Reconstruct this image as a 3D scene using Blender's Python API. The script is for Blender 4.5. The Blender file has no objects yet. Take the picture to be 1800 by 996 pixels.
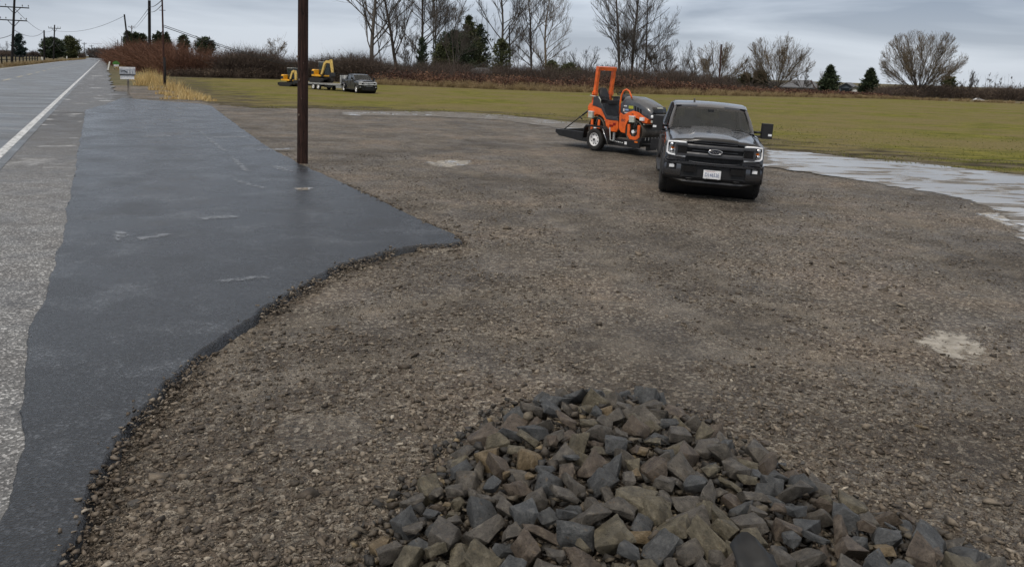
import bpy, bmesh, math, random
import numpy as np
from mathutils import Vector, Matrix
random.seed(7); rng = np.random.default_rng(7)
SC = bpy.context.scene
COL = SC.collection
rad = math.radians

# ------------------------------------------------------------ camera
CAM_H = 2.45
PITCH, ROLL, FPX, PX, PY = rad(8.3), rad(2.0), 1350.0, 900.0, 321.0
_f = np.array([0, math.cos(PITCH), -math.sin(PITCH)])
_u0 = np.array([0, math.sin(PITCH), math.cos(PITCH)])
_r0 = np.array([1.0, 0, 0])
_r = _r0*math.cos(ROLL) + _u0*math.sin(ROLL)
_u = -_r0*math.sin(ROLL) + _u0*math.cos(ROLL)
_C = np.array([0, 0, CAM_H])
cam = bpy.data.cameras.new('camera'); camo = bpy.data.objects.new('camera', cam); COL.objects.link(camo)
camo.matrix_world = Matrix(((_r[0], _u[0], -_f[0], 0), (_r[1], _u[1], -_f[1], 0), (_r[2], _u[2], -_f[2], CAM_H), (0, 0, 0, 1)))
cam.sensor_width = 36; cam.lens = FPX/1800*36; cam.shift_x = 0; cam.shift_y = -(498-PY)/1800
cam.clip_start = 0.05; cam.clip_end = 6000
SC.camera = camo

# ------------------------------------------------------------ world, sun, exposure
SUN_EL, SUN_AZ = 52, 215
w = bpy.data.worlds.new("World"); SC.world = w; w.use_nodes = True
nt = w.node_tree; N = nt.nodes; L = nt.links; N.clear()
out = N.new('ShaderNodeOutputWorld'); bg = N.new('ShaderNodeBackground'); L.new(bg.outputs[0], out.inputs[0])
bg.inputs[1].default_value = 0.1
sky = N.new('ShaderNodeTexSky'); sky.sky_type = 'NISHITA'; sky.sun_disc = False
sky.sun_elevation = rad(SUN_EL); sky.sun_rotation = rad(SUN_AZ)
tc = N.new('ShaderNodeTexCoord')
mp = N.new('ShaderNodeMapping'); mp.inputs['Scale'].default_value = (1.5, 1.5, 11); mp.inputs['Rotation'].default_value = (0, rad(3), 0)
n1 = N.new('ShaderNodeTexNoise'); n1.inputs['Scale'].default_value = 1.7; n1.inputs['Detail'].default_value = 6; n1.inputs['Roughness'].default_value = 0.48; n1.inputs['Distortion'].default_value = 0.35
L.new(tc.outputs['Generated'], mp.inputs[0]); L.new(mp.outputs[0], n1.inputs[0])
rp = N.new("ShaderNodeValToRGB"); e = rp.color_ramp.elements
e[0].position = .38; e[0].color = (2.5, 3.0, 3.85, 1); e[1].position = .60; e[1].color = (5.8, 6.4, 7.3, 1)
L.new(n1.outputs[0], rp.inputs[0])
# paler band low over the horizon
sx = N.new('ShaderNodeSeparateXYZ'); L.new(tc.outputs['Generated'], sx.inputs[0])
mr = N.new('ShaderNodeMapRange'); mr.inputs[1].default_value = 0.0; mr.inputs[2].default_value = 0.11; mr.inputs[3].default_value = 0.65; mr.inputs[4].default_value = 0.0
L.new(sx.outputs[2], mr.inputs[0])
mh = N.new('ShaderNodeMix'); mh.data_type = 'RGBA'; mh.inputs[7].default_value = (5.7, 6.1, 6.6, 1)
L.new(mr.outputs[0], mh.inputs[0]); L.new(rp.outputs[0], mh.inputs[6])
mz = N.new('ShaderNodeMapRange'); mz.inputs[1].default_value = 0.22; mz.inputs[2].default_value = 0.95; mz.inputs[3].default_value = 1.0; mz.inputs[4].default_value = 1.9
L.new(sx.outputs[2], mz.inputs[0])
mw = N.new('ShaderNodeMix'); mw.data_type = 'RGBA'; mw.inputs[7].default_value = (5.2, 4.75, 4.25, 1)      # unseen overhead sky, tinted warm to warm the light on the ground
mq = N.new('ShaderNodeMapRange'); mq.inputs[1].default_value = 0.25; mq.inputs[2].default_value = 0.8; L.new(sx.outputs[2], mq.inputs[0]); L.new(mq.outputs[0], mw.inputs[0]); L.new(mh.outputs[2], mw.inputs[6])
mv = N.new('ShaderNodeVectorMath'); mv.operation = 'SCALE'; L.new(mw.outputs[2], mv.inputs[0]); L.new(mz.outputs[0], mv.inputs['Scale'])
mx = N.new('ShaderNodeMix'); mx.data_type = 'RGBA'; mx.inputs[0].default_value = .93
L.new(sky.outputs[0], mx.inputs[6]); L.new(mv.outputs[0], mx.inputs[7]); L.new(mx.outputs[2], bg.inputs[0])
sl = bpy.data.lights.new('sun', 'SUN'); so = bpy.data.objects.new('sun', sl); COL.objects.link(so)
sl.energy = 1.4; sl.angle = rad(14); sl.color = (1, .93, .84)
d = Vector((math.sin(rad(SUN_AZ))*math.cos(rad(SUN_EL)), math.cos(rad(SUN_AZ))*math.cos(rad(SUN_EL)), math.sin(rad(SUN_EL))))
so.rotation_euler = d.to_track_quat('Z', 'Y').to_euler()
SC.view_settings.view_transform = 'Standard'; SC.view_settings.look = 'None'; SC.view_settings.exposure = 0.16; SC.view_settings.gamma = 1
SC.render.engine = 'CYCLES'
SC.cycles.max_bounces = 6; SC.cycles.transparent_max_bounces = 12

# ------------------------------------------------------------ survey: from a sight line to a place on the ground
def ray(x, y): return _f + _r*((x-PX)/FPX) + _u*((PY-y)/FPX)
def at(x, y, z=0.0):
    d = ray(x, y); t = (z-CAM_H)/d[2]; return _C + d*t
def hgt(x, ytop, p):           # height above p's ground at which the sight line (x, ytop) passes p's distance
    d = ray(x, ytop); t = math.hypot(p[0], p[1])/math.hypot(d[0], d[1]); return CAM_H + d[2]*t
def proj(p):
    v = np.array([p[0], p[1], p[2] if len(p) > 2 else 0.0])-_C; z = v@_f; return PX+FPX*(v@_r)/z, PY-FPX*(v@_u)/z
def ppm(p):                    # photo pixels per metre at p
    return FPX/float(np.dot(np.array([p[0], p[1], 0])-_C, _f))

# ------------------------------------------------------------ numpy noise
_perm = rng.integers(0, 2**31, 512)
def _h(ix, iy, s):
    n = (ix.astype(np.int64)*374761393 + iy.astype(np.int64)*668265263 + s*974634777) & 0xffffffff
    n = ((n ^ (n >> 13))*1274126177) & 0xffffffff
    return ((n ^ (n >> 16)) & 0xffff)/65535.0
def vnoise(x, y, s=0):
    x = np.asarray(x, float); y = np.asarray(y, float)
    ix = np.floor(x); iy = np.floor(y); fx = x-ix; fy = y-iy
    fx = fx*fx*(3-2*fx); fy = fy*fy*(3-2*fy)
    a = _h(ix, iy, s); b = _h(ix+1, iy, s); c = _h(ix, iy+1, s); d = _h(ix+1, iy+1, s)
    return (a*(1-fx)+b*fx)*(1-fy) + (c*(1-fx)+d*fx)*fy
def fbm(x, y, o=4, s=0):
    r = 0; a = .5; t = 0
    for i in range(o):
        r = r + a*vnoise(x*2**i+17*i, y*2**i-9*i, s+i); t += a; a *= .5
    return r/t
def in_poly(px, py, poly):
    poly = np.asarray(poly)[:, :2]; ins = np.zeros(px.shape, bool); n = len(poly)
    for i in range(n):
        x1, y1 = poly[i]; x2, y2 = poly[(i+1) % n]
        if y1 == y2: continue
        c = ((y1 > py) != (y2 > py)) & (px < (x2-x1)*(py-y1)/(y2-y1)+x1); ins ^= c
    return ins
def sdist(px, py, poly):        # signed distance, + inside
    poly = np.asarray(poly)[:, :2]; d = np.full(px.shape, 1e9); n = len(poly)
    for i in range(n):
        a = poly[i]; b = poly[(i+1) % n]; ab = b-a; L2 = (ab**2).sum()+1e-12
        t = np.clip(((px-a[0])*ab[0]+(py-a[1])*ab[1])/L2, 0, 1)
        d = np.minimum(d, np.hypot(px-a[0]-t*ab[0], py-a[1]-t*ab[1]))
    return np.where(in_poly(px, py, poly), d, -d)

# ------------------------------------------------------------ object helpers
def link(o): COL.objects.link(o); return o
def tag(o, label=None, cat=None, group=None, kind=None):
    if label: o['label'] = label
    if cat: o['category'] = cat
    if group: o['group'] = group
    if kind: o['kind'] = kind
    return o
def empty(name, loc=(0, 0, 0), rz=0, label=None, cat=None, group=None):
    o = bpy.data.objects.new(name, None); link(o); o.location = loc; o.rotation_euler = (0, 0, rz); o.empty_display_size = .2
    return tag(o, label, cat, group)
def np_mesh(name, V, F, mats=None, parent=None, smooth=False, attr=None, mi=None):
    """V (n,3); F (m,3) or (m,4)"""
    me = bpy.data.meshes.new(name); V = np.asarray(V, np.float32); F = np.asarray(F, np.int32)
    k = F.shape[1]
    me.vertices.add(len(V)); me.vertices.foreach_set('co', V.ravel())
    me.loops.add(F.size); me.loops.foreach_set('vertex_index', F.ravel())
    me.polygons.add(len(F)); me.polygons.foreach_set('loop_start', np.arange(0, F.size, k, dtype=np.int32))
    me.polygons.foreach_set('loop_total', np.full(len(F), k, np.int32))
    if mi is not None: me.polygons.foreach_set('material_index', np.asarray(mi, np.int32))
    if smooth: me.polygons.foreach_set('use_smooth', np.ones(len(F), bool))
    me.update(calc_edges=True)
    for an, av in (attr or {}).items():
        a = me.attributes.new(an, 'FLOAT', 'POINT'); a.data.foreach_set('value', np.asarray(av, np.float32))
    for m in (mats if isinstance(mats, (list, tuple)) else [mats]):
        if m: me.materials.append(m)
    o = bpy.data.objects.new(name, me); link(o)
    if parent: o.parent = parent
    return o
class MB:
    """collects shapes into one mesh"""
    def __init__(s): s.bm = bmesh.new()
    def _geo(s, vs, fs):
        vv = [s.bm.verts.new(v) for v in vs]; ff = []
        for f in fs:
            try: ff.append(s.bm.faces.new([vv[i] for i in f]))
            except ValueError: pass
        return vv, ff
    def box(s, c, size, rot=None, bev=0):
        x, y, z = [q/2 for q in size]
        vs = [(-x, -y, -z), (x, -y, -z), (x, y, -z), (-x, y, -z), (-x, -y, z), (x, -y, z), (x, y, z), (-x, y, z)]
        M = Matrix.Translation(c)
        if rot: M = M @ (Matrix.Rotation(rot[2], 4, 'Z') @ Matrix.Rotation(rot[1], 4, 'Y') @ Matrix.Rotation(rot[0], 4, 'X'))
        vs = [M @ Vector(v) for v in vs]
        vv, ff = s._geo(vs, [(0, 3, 2, 1), (4, 5, 6, 7), (0, 1, 5, 4), (1, 2, 6, 5), (2, 3, 7, 6), (3, 0, 4, 7)])
        if bev: s._bev(ff, bev)
        return s
    def _bev(s, ff, w, ang=25, seg=2):
        es = set()
        for f in ff:
            for e in f.edges:
                if len(e.link_faces) == 2 and e.calc_face_angle(0) > rad(ang): es.add(e)
        if es: bmesh.ops.bevel(s.bm, geom=list(es), offset=w, segments=seg, profile=.6, affect='EDGES', clamp_overlap=True)
    def prism(s, pts, axis, a, b, bev=0):
        """pts 2D outline in the two other axes (x,z for 'y'; y,z for 'x'; x,y for 'z'), from a to b along axis"""
        def mk(p, t):
            return {'y': (p[0], t, p[1]), 'x': (t, p[0], p[1]), 'z': (p[0], p[1], t)}[axis]
        n = len(pts); vs = [mk(p, a) for p in pts]+[mk(p, b) for p in pts]
        fs = [tuple(range(n))[::-1], tuple(range(n, 2*n))]+[(i, (i+1) % n, (i+1) % n+n, i+n) for i in range(n)]
        vv, ff = s._geo(vs, fs)
        bmesh.ops.recalc_face_normals(s.bm, faces=ff)
        if bev: s._bev(ff, bev)
        return s
    def tube(s, pts, r, n=8, caps=True):
        pts = [Vector(p) for p in pts]; rs = r if hasattr(r, '__len__') else [r]*len(pts)
        rings = []; up = Vector((0, 0, 1)); prev = None
        for i, p in enumerate(pts):
            t = (pts[min(i+1, len(pts)-1)]-pts[max(i-1, 0)]).normalized()
            if prev is None:
                a = t.orthogonal().normalized()
            else:
                a = (prev-t*prev.dot(t)); a = a.normalized() if a.length > 1e-6 else t.orthogonal().normalized()
            prev = a; b = t.cross(a)
            rings.append([s.bm.verts.new(p+(a*math.cos(2*math.pi*k/n)+b*math.sin(2*math.pi*k/n))*rs[i]) for k in range(n)])
        for i in range(len(rings)-1):
            for k in range(n):
                f = s.bm.faces.new((rings[i][k], rings[i][(k+1) % n], rings[i+1][(k+1) % n], rings[i+1][k])); f.smooth = True
        if caps:
            s.bm.faces.new(rings[0][::-1]); s.bm.faces.new(rings[-1])
        return s
    def lathe(s, prof, c, axis='y', n=28, caps=False):
        """prof: (radius, along) list"""
        rings = []
        for r, t in prof:
            rr = []
            for k in range(n):
                a = 2*math.pi*k/n; u, v = r*math.cos(a), r*math.sin(a)
                p = {'y': (u, t, v), 'x': (t, u, v), 'z': (u, v, t)}[axis]
                rr.append(s.bm.verts.new((p[0]+c[0], p[1]+c[1], p[2]+c[2])))
            rings.append(rr)
        ff = []
        for i in range(len(rings)-1):
            for k in range(n):
                f = s.bm.faces.new((rings[i][k], rings[i][(k+1) % n], rings[i+1][(k+1) % n], rings[i+1][k])); f.smooth = True; ff.append(f)
        if caps: ff.append(s.bm.faces.new(rings[0][::-1])); ff.append(s.bm.faces.new(rings[-1]))
        bmesh.ops.recalc_face_normals(s.bm, faces=ff)
        return s
    def loft(s, secs, closed=False, caps=False, smooth=True):
        """secs: list of equally long point lists"""
        R = [[s.bm.verts.new(p) for p in sec] for sec in secs]; n = len(R[0]); ff = []
        for i in range(len(R)-1):
            for k in range(n if closed else n-1):
                f = s.bm.faces.new((R[i][k], R[i][(k+1) % n], R[i+1][(k+1) % n], R[i+1][k])); f.smooth = smooth; ff.append(f)
        if caps: ff.append(s.bm.faces.new(R[0][::-1])); ff.append(s.bm.faces.new(R[-1]))
        bmesh.ops.recalc_face_normals(s.bm, faces=ff)
        return s
    def quad(s, *p): s._geo(p, [tuple(range(len(p)))]); return s
    def build(s, name, mat, parent=None, solid=0, autosmooth=False):
        me = bpy.data.meshes.new(name); s.bm.normal_update(); s.bm.to_mesh(me); s.bm.free()
        if mat: me.materials.append(mat)
        if autosmooth:
            me.polygons.foreach_set('use_smooth', [True]*len(me.polygons)); me.set_sharp_from_angle(angle=rad(autosmooth))
        o = bpy.data.objects.new(name, me); link(o)
        if parent: o.parent = parent
        if solid:
            m = o.modifiers.new('t', 'SOLIDIFY'); m.thickness = solid
        return o
def text_mesh(name, body, size, mat, parent, loc, rot, ext=.002, scale=(1, 1, 1), shear=0):
    cu = bpy.data.curves.new(name, 'FONT'); cu.body = body; cu.size = size; cu.extrude = ext; cu.align_x = 'CENTER'; cu.align_y = 'CENTER'; cu.shear = shear
    cu.resolution_u = 3
    t = bpy.data.objects.new(name+'_c', cu); link(t); bpy.context.view_layer.update()
    me = bpy.data.meshes.new_from_object(t.evaluated_get(bpy.context.evaluated_depsgraph_get()))
    bpy.data.objects.remove(t); bpy.data.curves.remove(cu)
    me.materials.clear(); me.materials.append(mat)
    o = bpy.data.objects.new(name, me); link(o); o.parent = parent; o.location = loc; o.rotation_euler = rot; o.scale = scale
    return o
def copy_tree(o, parent=None):
    c = o.copy(); link(c); c.parent = parent
    for ch in list(o.children): copy_tree(ch, c)
    return c

# ------------------------------------------------------------ materials
def hexc(h):
    h = h.lstrip('#'); c = [int(h[i:i+2], 16)/255 for i in (0, 2, 4)]
    return tuple([(q/12.92 if q <= .04045 else ((q+.055)/1.055)**2.4) for q in c]+[1])
def c3(*v): return (v[0], v[1], v[2], 1)
class Mat:
    def __init__(s, name, base=(.5, .5, .5, 1), rough=.5, metal=0, spec=.5, coat=0):
        s.m = bpy.data.materials.new(name); s.m.use_nodes = True; s.nt = s.m.node_tree; s.N = s.nt.nodes
        s.b = s.N['Principled BSDF']; s.out = s.N['Material Output']
        s.b.inputs['Base Color'].default_value = base; s.b.inputs['Roughness'].default_value = rough
        s.b.inputs['Metallic'].default_value = metal; s.b.inputs['Specular IOR Level'].default_value = spec
        s.b.inputs['Coat Weight'].default_value = coat; s._co = None
    def co(s, scale=(1, 1, 1), kind='Object'):
        t = s.N.new('ShaderNodeTexCoord'); m = s.N.new('ShaderNodeMapping'); m.inputs['Scale'].default_value = scale
        s.nt.links.new(t.outputs[kind], m.inputs[0]); return m.outputs[0]
    def noise(s, scale, detail=4, rough=.55, co=None, dist=0):
        n = s.N.new('ShaderNodeTexNoise'); n.inputs['Scale'].default_value = scale; n.inputs['Detail'].default_value = detail
        n.inputs['Roughness'].default_value = rough; n.inputs['Distortion'].default_value = dist
        s.nt.links.new(co or s.co(), n.inputs[0]); return n.outputs[0]
    def voro(s, scale, co=None, feature='F1', out=0, rnd=1):
        n = s.N.new('ShaderNodeTexVoronoi'); n.feature = feature; n.inputs['Scale'].default_value = scale; n.inputs['Randomness'].default_value = rnd
        s.nt.links.new(co or s.co(), n.inputs[0]); return n.outputs[out]
    def ramp(s, fac, stops, interp='LINEAR'):
        r = s.N.new('ShaderNodeValToRGB'); r.color_ramp.interpolation = interp; el = r.color_ramp.elements
        while len(el) < len(stops): el.new(.5)
        for q, (p, c) in zip(el, stops):
            q.position = p; q.color = c if hasattr(c, '__len__') else (c, c, c, 1)
        s.nt.links.new(fac, r.inputs[0]); return r.outputs[0]
    def mix(s, fac, a, b, mode='MIX'):
        m = s.N.new('ShaderNodeMix'); m.data_type = 'RGBA'; m.blend_type = mode
        for i, v in ((0, fac), (6, a), (7, b)):
            if hasattr(v, 'is_linked') or isinstance(v, bpy.types.NodeSocket): s.nt.links.new(v, m.inputs[i])
            else: m.inputs[i].default_value = v
        return m.outputs[2]
    def math(s, op, a, b=None, clamp=False):
        m = s.N.new('ShaderNodeMath'); m.operation = op; m.use_clamp = clamp
        for i, v in ((0, a), (1, b)):
            if v is None: continue
            if isinstance(v, bpy.types.NodeSocket): s.nt.links.new(v, m.inputs[i])
            else: m.inputs[i].default_value = v
        return m.outputs[0]
    def attr(s, name):
        a = s.N.new('ShaderNodeAttribute'); a.attribute_name = name; return a.outputs['Fac']
    def objrand(s):
        return s.N.new('ShaderNodeObjectInfo').outputs['Random']
    def set(s, inp, sock): s.nt.links.new(sock, s.b.inputs[inp]); return s
    def bump(s, h, strength=.5, dist=.02):
        b = s.N.new('ShaderNodeBump'); b.inputs['Strength'].default_value = strength; b.inputs['Distance'].default_value = dist
        s.nt.links.new(h, b.inputs['Height'])
        if s.b.inputs['Normal'].is_linked: s.nt.links.new(s.b.inputs['Normal'].links[0].from_socket, b.inputs['Normal'])
        s.nt.links.new(b.outputs[0], s.b.inputs['Normal']); return s
    def alpha(s, sock): s.nt.links.new(sock, s.b.inputs['Alpha']); return s
def simple(name, base, rough=.5, metal=0, spec=.5, coat=0, grime=.25, scale=6, bump=0):
    m = Mat(name, base, rough, metal, spec, coat)
    n = m.noise(scale, 5); dk = tuple(q*(1-grime) for q in base[:3])+(1,); lt = tuple(min(1, q*(1+grime*.5)) for q in base[:3])+(1,)
    m.set('Base Color', m.ramp(n, [(.35, dk), (.6, lt)]))
    m.set('Roughness', m.ramp(n, [(.3, min(1, rough+.12)), (.7, max(0.02, rough-.06))]))
    if bump: m.bump(m.noise(scale*8, 3), bump, .01)
    return m.m
# ============================================================ SETTING: ground, road, field, water
def P(*pts, z=0.0): return [at(x, y, z)[:2] for x, y in pts]
APRON_PX = [(215,172),(183,184),(150,193),(145,225),(137,262),(131,300),(121,350),(113,400),(97,450),(80,510),(55,570),(42,622),(45,690),(32,740),(37,782),(20,832),(12,870),(-8,915),(-60,1010),(-120,1150),
            (20,1150),(60,1050),(100,990),(128,940),(138,900),(152,850),(182,812),(215,765),(240,735),(268,700),(285,678),(330,640),(380,597),(440,556),(500,520),(560,483),(600,462),(650,447),(700,436),(760,429),(800,427),(817,424),
            (800,411),(740,386),(680,357),(600,320),(530,288),(470,257),(420,222),(372,186),(350,182),(290,178)]
APRON = P(*APRON_PX, z=.05)
FIELD = P((285,137),(350,137),(500,139),(640,147),(1000,161),(1300,168),(1560,173),(1830,183),(2100,196),(2300,205),(2300,420),(2100,372),(1900,336),(1800,312),(1650,292),(1500,278),(1350,262),(1165,234),(1050,222),(960,212),(850,203),(700,196),(560,191),(450,190),(375,183),(340,168),(320,155))
PUD1 = P((1330,262),(1420,268),(1500,278),(1600,285),(1700,297),(1800,309),(1900,325),(2100,365),(2100,640),(1990,560),(1900,500),(1800,428),(1785,398),(1750,368),(1700,351),(1640,339),(1560,326),(1500,316),(1420,303),(1335,291))
PUD2 = P((600,197),(700,196),(800,197),(880,202),(960,210),(1040,219),(1180,232),(1350,260),(1350,288),(1200,262),(1040,233),(960,222),(880,211),(760,205),(660,204),(600,203))
_d = ray(183, 98.9); RD = np.array([_d[0], _d[1]])/math.hypot(_d[0], _d[1]); RL = np.array([-RD[1], RD[0]])
def rl(x, y, z=0): p = at(x, y, z)[:2]; return float(p @ RL)
ROADZ = .052
L_W = rl(0, 268, ROADZ); L_C = rl(0, 143, ROADZ); L_L = rl(0, 121.5, ROADZ)
def road_pt(s, l, z=0): p = RD*s + RL*l; return (p[0], p[1], z)

def axis(lo, hi, d0, a, b, g=1.16):
    """coordinates fine (step d0) between a and b, growing outwards"""
    c = list(np.arange(a, b, d0)); st = d0
    while c[-1] < hi: st *= g; c.append(c[-1]+st)
    st = d0
    while c[0] > lo: st *= g; c.insert(0, c[0]-st)
    return np.array(c)
def grid(xs, ys):
    X, Y = np.meshgrid(xs, ys); nx, ny = len(xs), len(ys)
    i = np.arange(nx*ny).reshape(ny, nx)
    F = np.stack([i[:-1, :-1], i[:-1, 1:], i[1:, 1:], i[1:, :-1]], -1).reshape(-1, 4)
    return X.ravel(), Y.ravel(), F

# rock heap footprint and its height
HEAP = P((560,1150),(620,1040),(645,990),(690,910),(718,862),(780,830),(800,792),(860,758),(890,718),(960,702),(1060,700),(1130,704),(1200,728),(1290,788),(1350,812),(1420,850),(1500,892),(1600,930),(1680,962),(1760,1000),(1850,1080),(1900,1180))
HEAP = HEAP + [np.array([2.6, 1.2]), np.array([.2, .9]), np.array([-1.1, 1.5])]
def heap_h(x, y):
    s = sdist(np.asarray(x, float), np.asarray(y, float), HEAP)
    return np.where(s > 0, .21*(1-np.exp(-np.clip(s, 0, None)/.55)), 0)
# the truck stands where the lot falls away a little to the right
TR_P = at(1254.5, 350)[:2]; TR_PSI = rad(9.5)
TR_F = np.array([-math.sin(TR_PSI), -math.cos(TR_PSI)]); TR_L = np.array([-TR_F[1], TR_F[0]])
def lot_h(x, y):
    x = np.asarray(x, float); y = np.asarray(y, float)
    lat = (x-TR_P[0])*TR_L[0]+(y-TR_P[1])*TR_L[1]; lon = -((x-TR_P[0])*TR_F[0]+(y-TR_P[1])*TR_F[1])
    wgt = np.exp(-(np.clip(np.abs(lon-1.5)-2.5, 0, None)/2.0)**2)*np.exp(-(np.clip(np.abs(lat)-1.3, 0, None)/1.6)**2)
    return -.035*np.clip(lat+.9, 0, 3)*wgt
XS = axis(-2500, 2500, .07, -5.2, 9.5, 1.10); YS = axis(-60, 3500, .07, 1.5, 17, 1.06)
gx, gy, gF = grid(XS, YS)
far = np.clip(1-np.hypot(gx, gy)/60, 0, 1)
sdA = sdist(gx, gy, APRON)
nearroad = (gx*RL[0]+gy*RL[1]) > L_W-6
micro = (fbm(gx*3.1, gy*3.1, 4, 3)-.5)*.045 + (fbm(gx*14, gy*14, 2, 8)-.5)*.03*np.clip(1-np.hypot(gx, gy)/22, 0, 1)
wv = (fbm(gx*.35, gy*.35, 3, 21)-.5)*.05
gz = (micro+wv)*np.clip(far*2, 0, 1) - .02
gz = np.where(sdA > -.15, np.minimum(gz, -.03), gz)
gz = np.where(nearroad & (sdA < 2.2) , np.minimum(gz, -.03), gz)
flat = lambda P_, w_: np.clip(1+sdist(gx, gy, P_)/w_, 0, 1)
fl = np.maximum(np.maximum(flat(PUD1, .9), flat(PUD2, .9)), flat(FIELD, 1.6)); fl = fl*fl*(3-2*fl); gz = np.where((sdA < -.5) & (heap_h(gx, gy) <= 0), gz*(1-fl), gz)
# wheel tracks pressed into the gravel
TRACKS = [P((470,245),(620,240),(760,252),(900,290),(1010,345),(1150,430),(1320,520),(1560,590),(1850,650)), P((430,262),(600,262),(750,278),(870,318),(980,385),(1100,480),(1300,585),(1560,660),(1850,720)),
          P((640,204),(820,213),(950,243),(1060,285),(1165,332)), P((620,212),(800,226),(930,262),(1040,312),(1180,365)), P((1345,345),(1480,352),(1620,392),(1750,455),(1900,560)), P((1340,370),(1470,385),(1600,430),(1720,500),(1850,600)),
          P((330,655),(430,600),(600,548),(800,520),(1050,520),(1350,560)), P((420,700),(560,640),(760,600),(1000,590),(1300,620))]
def trackd(x, y):
    r = np.zeros(np.shape(x))
    for k_, T_ in enumerate(TRACKS):
        T_ = np.array(T_); d = np.full(np.shape(x), 1e9)
        for i in range(len(T_)-1):
            a, b_ = T_[i], T_[i+1]; ab = b_-a; t = np.clip(((x-a[0])*ab[0]+(y-a[1])*ab[1])/((ab**2).sum()+1e-9), 0, 1); d = np.minimum(d, np.hypot(x-a[0]-t*ab[0], y-a[1]-t*ab[1]))
        d = d+(vnoise(x*.7, y*.7, 60+k_)-.5)*.25
        r = np.maximum(r, np.exp(-(d/.20)**2)*(.55+.45*vnoise(x*.9+k_*7, y*.9, 70+k_)))
    return r
gtr = trackd(gx, gy)
gz = gz-(gtr*.040-gtr*(1-gtr)*.07)*np.clip(1-heap_h(gx, gy)*20, 0, 1)*(sdA < -.1)
gz = gz + heap_h(gx, gy)*.8 + lot_h(gx, gy)
gz = np.where((sdA < 0) & (sdA > -.5) & ~nearroad, gz+.040*np.exp(-(sdA+.10)**2/.012), gz)

# --- lot gravel material
m = Mat('gravel_soil', rough=.62, spec=.4)
co = m.co()
big = m.noise(.33, 4, .55, co); mid = m.noise(2.2, 5, .6, co); fine = m.noise(26, 5, .65, co)
vc = m.voro(34, co, 'F1', 1); vs = m.N.new('ShaderNodeSeparateColor'); m.nt.links.new(vc, vs.inputs[0])
vd = m.voro(34, co, 'F1', 0); vd2 = m.voro(75, co, 'F1', 0)
soil = m.ramp(m.math('ADD', m.math('MULTIPLY', mid, .6), m.math('MULTIPLY', fine, .4)), [(.36, c3(.050, .039, .029)), (.5, c3(.100, .080, .060)), (.64, c3(.162, .139, .108))])  # soil tones kept dark to paint in the shade between stones
stone = m.ramp(vs.outputs[0], [(0, c3(.062, .053, .042)), (.5, c3(.146, .127, .101)), (1, c3(.30, .27, .222))])
col = m.mix(m.ramp(vs.outputs[1], [(.35, 0), (.5, 1)]), soil, stone)
tk = m.attr('track'); col = m.mix(m.math('MULTIPLY', tk, .75), col, m.ramp(mid, [(.36, c3(.120, .104, .082)), (.64, c3(.225, .198, .160))]))
patch = m.ramp(m.math('ADD', m.math('MULTIPLY', big, .75), m.math('MULTIPLY', m.noise(1.1, 5, .65, co), .25)), [(.38, c3(.60, .58, .56)), (.5, c3(1, 1, 1)), (.62, c3(1.32, 1.24, 1.18))])
col = m.mix(1, col, patch, 'MULTIPLY')
m.set('Base Color', col); m.set('Roughness', m.ramp(m.noise(.9, 4, .6, co), [(.38, .48), (.6, .74)]))
m.bump(vd, 1.0, .035); m.bump(vd2, .7, .014); m.bump(fine, .8, .02); m.bump(mid, .45, .07)
M_GRAVEL = m.m
def fieldmat():
    m = Mat('meadow', rough=.9, spec=.04)
    co = m.co(); cs = m.co((.5, 1.0, 1)); 
    a = m.noise(.14, 5, .6, co); b = m.noise(1.3, 5, .65, cs); c = m.noise(9, 4, .7, co)
    g = m.ramp(m.math('ADD', m.math('MULTIPLY', b, .55), m.math('MULTIPLY', c, .45)), [(.36, c3(.050, .052, .012)), (.50, c3(.128, .128, .027)), (.64, c3(.23, .205, .055))])
    dry = m.ramp(c, [(.35, c3(.10, .082, .036)), (.62, c3(.21, .175, .082))])
    mud = m.ramp(b, [(.40, c3(.040, .034, .022)), (.60, c3(.125, .108, .070))])
    k = m.ramp(a, [(.38, 0), (.58, .9)])
    col = m.mix(k, g, dry)
    ed = m.math('ADD', m.math('MULTIPLY', m.attr('edge'), .050), m.math('MULTIPLY', m.noise(.8, 6, .7, cs), 1.5))
    col = m.mix(m.ramp(ed, [(.78, 1), (1.14, 0)]), col, mud)
    m.set('Base Color', col); m.bump(c, .8, .06); m.bump(b, .5, .12)
    al = m.math('ADD', m.math('MULTIPLY', m.attr('edge'), .22), m.math('MULTIPLY', m.noise(1.6, 6, .75, co), 1.0))
    m.alpha(m.ramp(al, [(.46, 0), (.58, 1)], 'LINEAR'))
    return m.m
M_FIELD = fieldmat()
# rough winter land beyond the field
m = Mat('winter_land', rough=.85, spec=.1); co = m.co()
a = m.noise(.03, 4, .6, co); b = m.noise(.5, 5, .65, co)
m.set('Base Color', m.mix(m.ramp(a, [(.4, 0), (.6, 1)]), m.ramp(b, [(.35, c3(.07, .055, .035)), (.65, c3(.19, .155, .09))]), m.ramp(b, [(.35, c3(.06, .065, .03)), (.65, c3(.14, .12, .07))])))
m.bump(b, .5, .2); M_LAND = m.m
cy = gy[gF].mean(1); cx = gx[gF].mean(1)
lotmask = (np.hypot(cx, cy) < 75) & (cx < 70)
o = np_mesh('ground', np.stack([gx, gy, gz], 1), gF, [M_GRAVEL, M_LAND], smooth=True, mi=np.where(lotmask, 0, 1), attr={'track': gtr}); tag(o, kind='structure')

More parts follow.
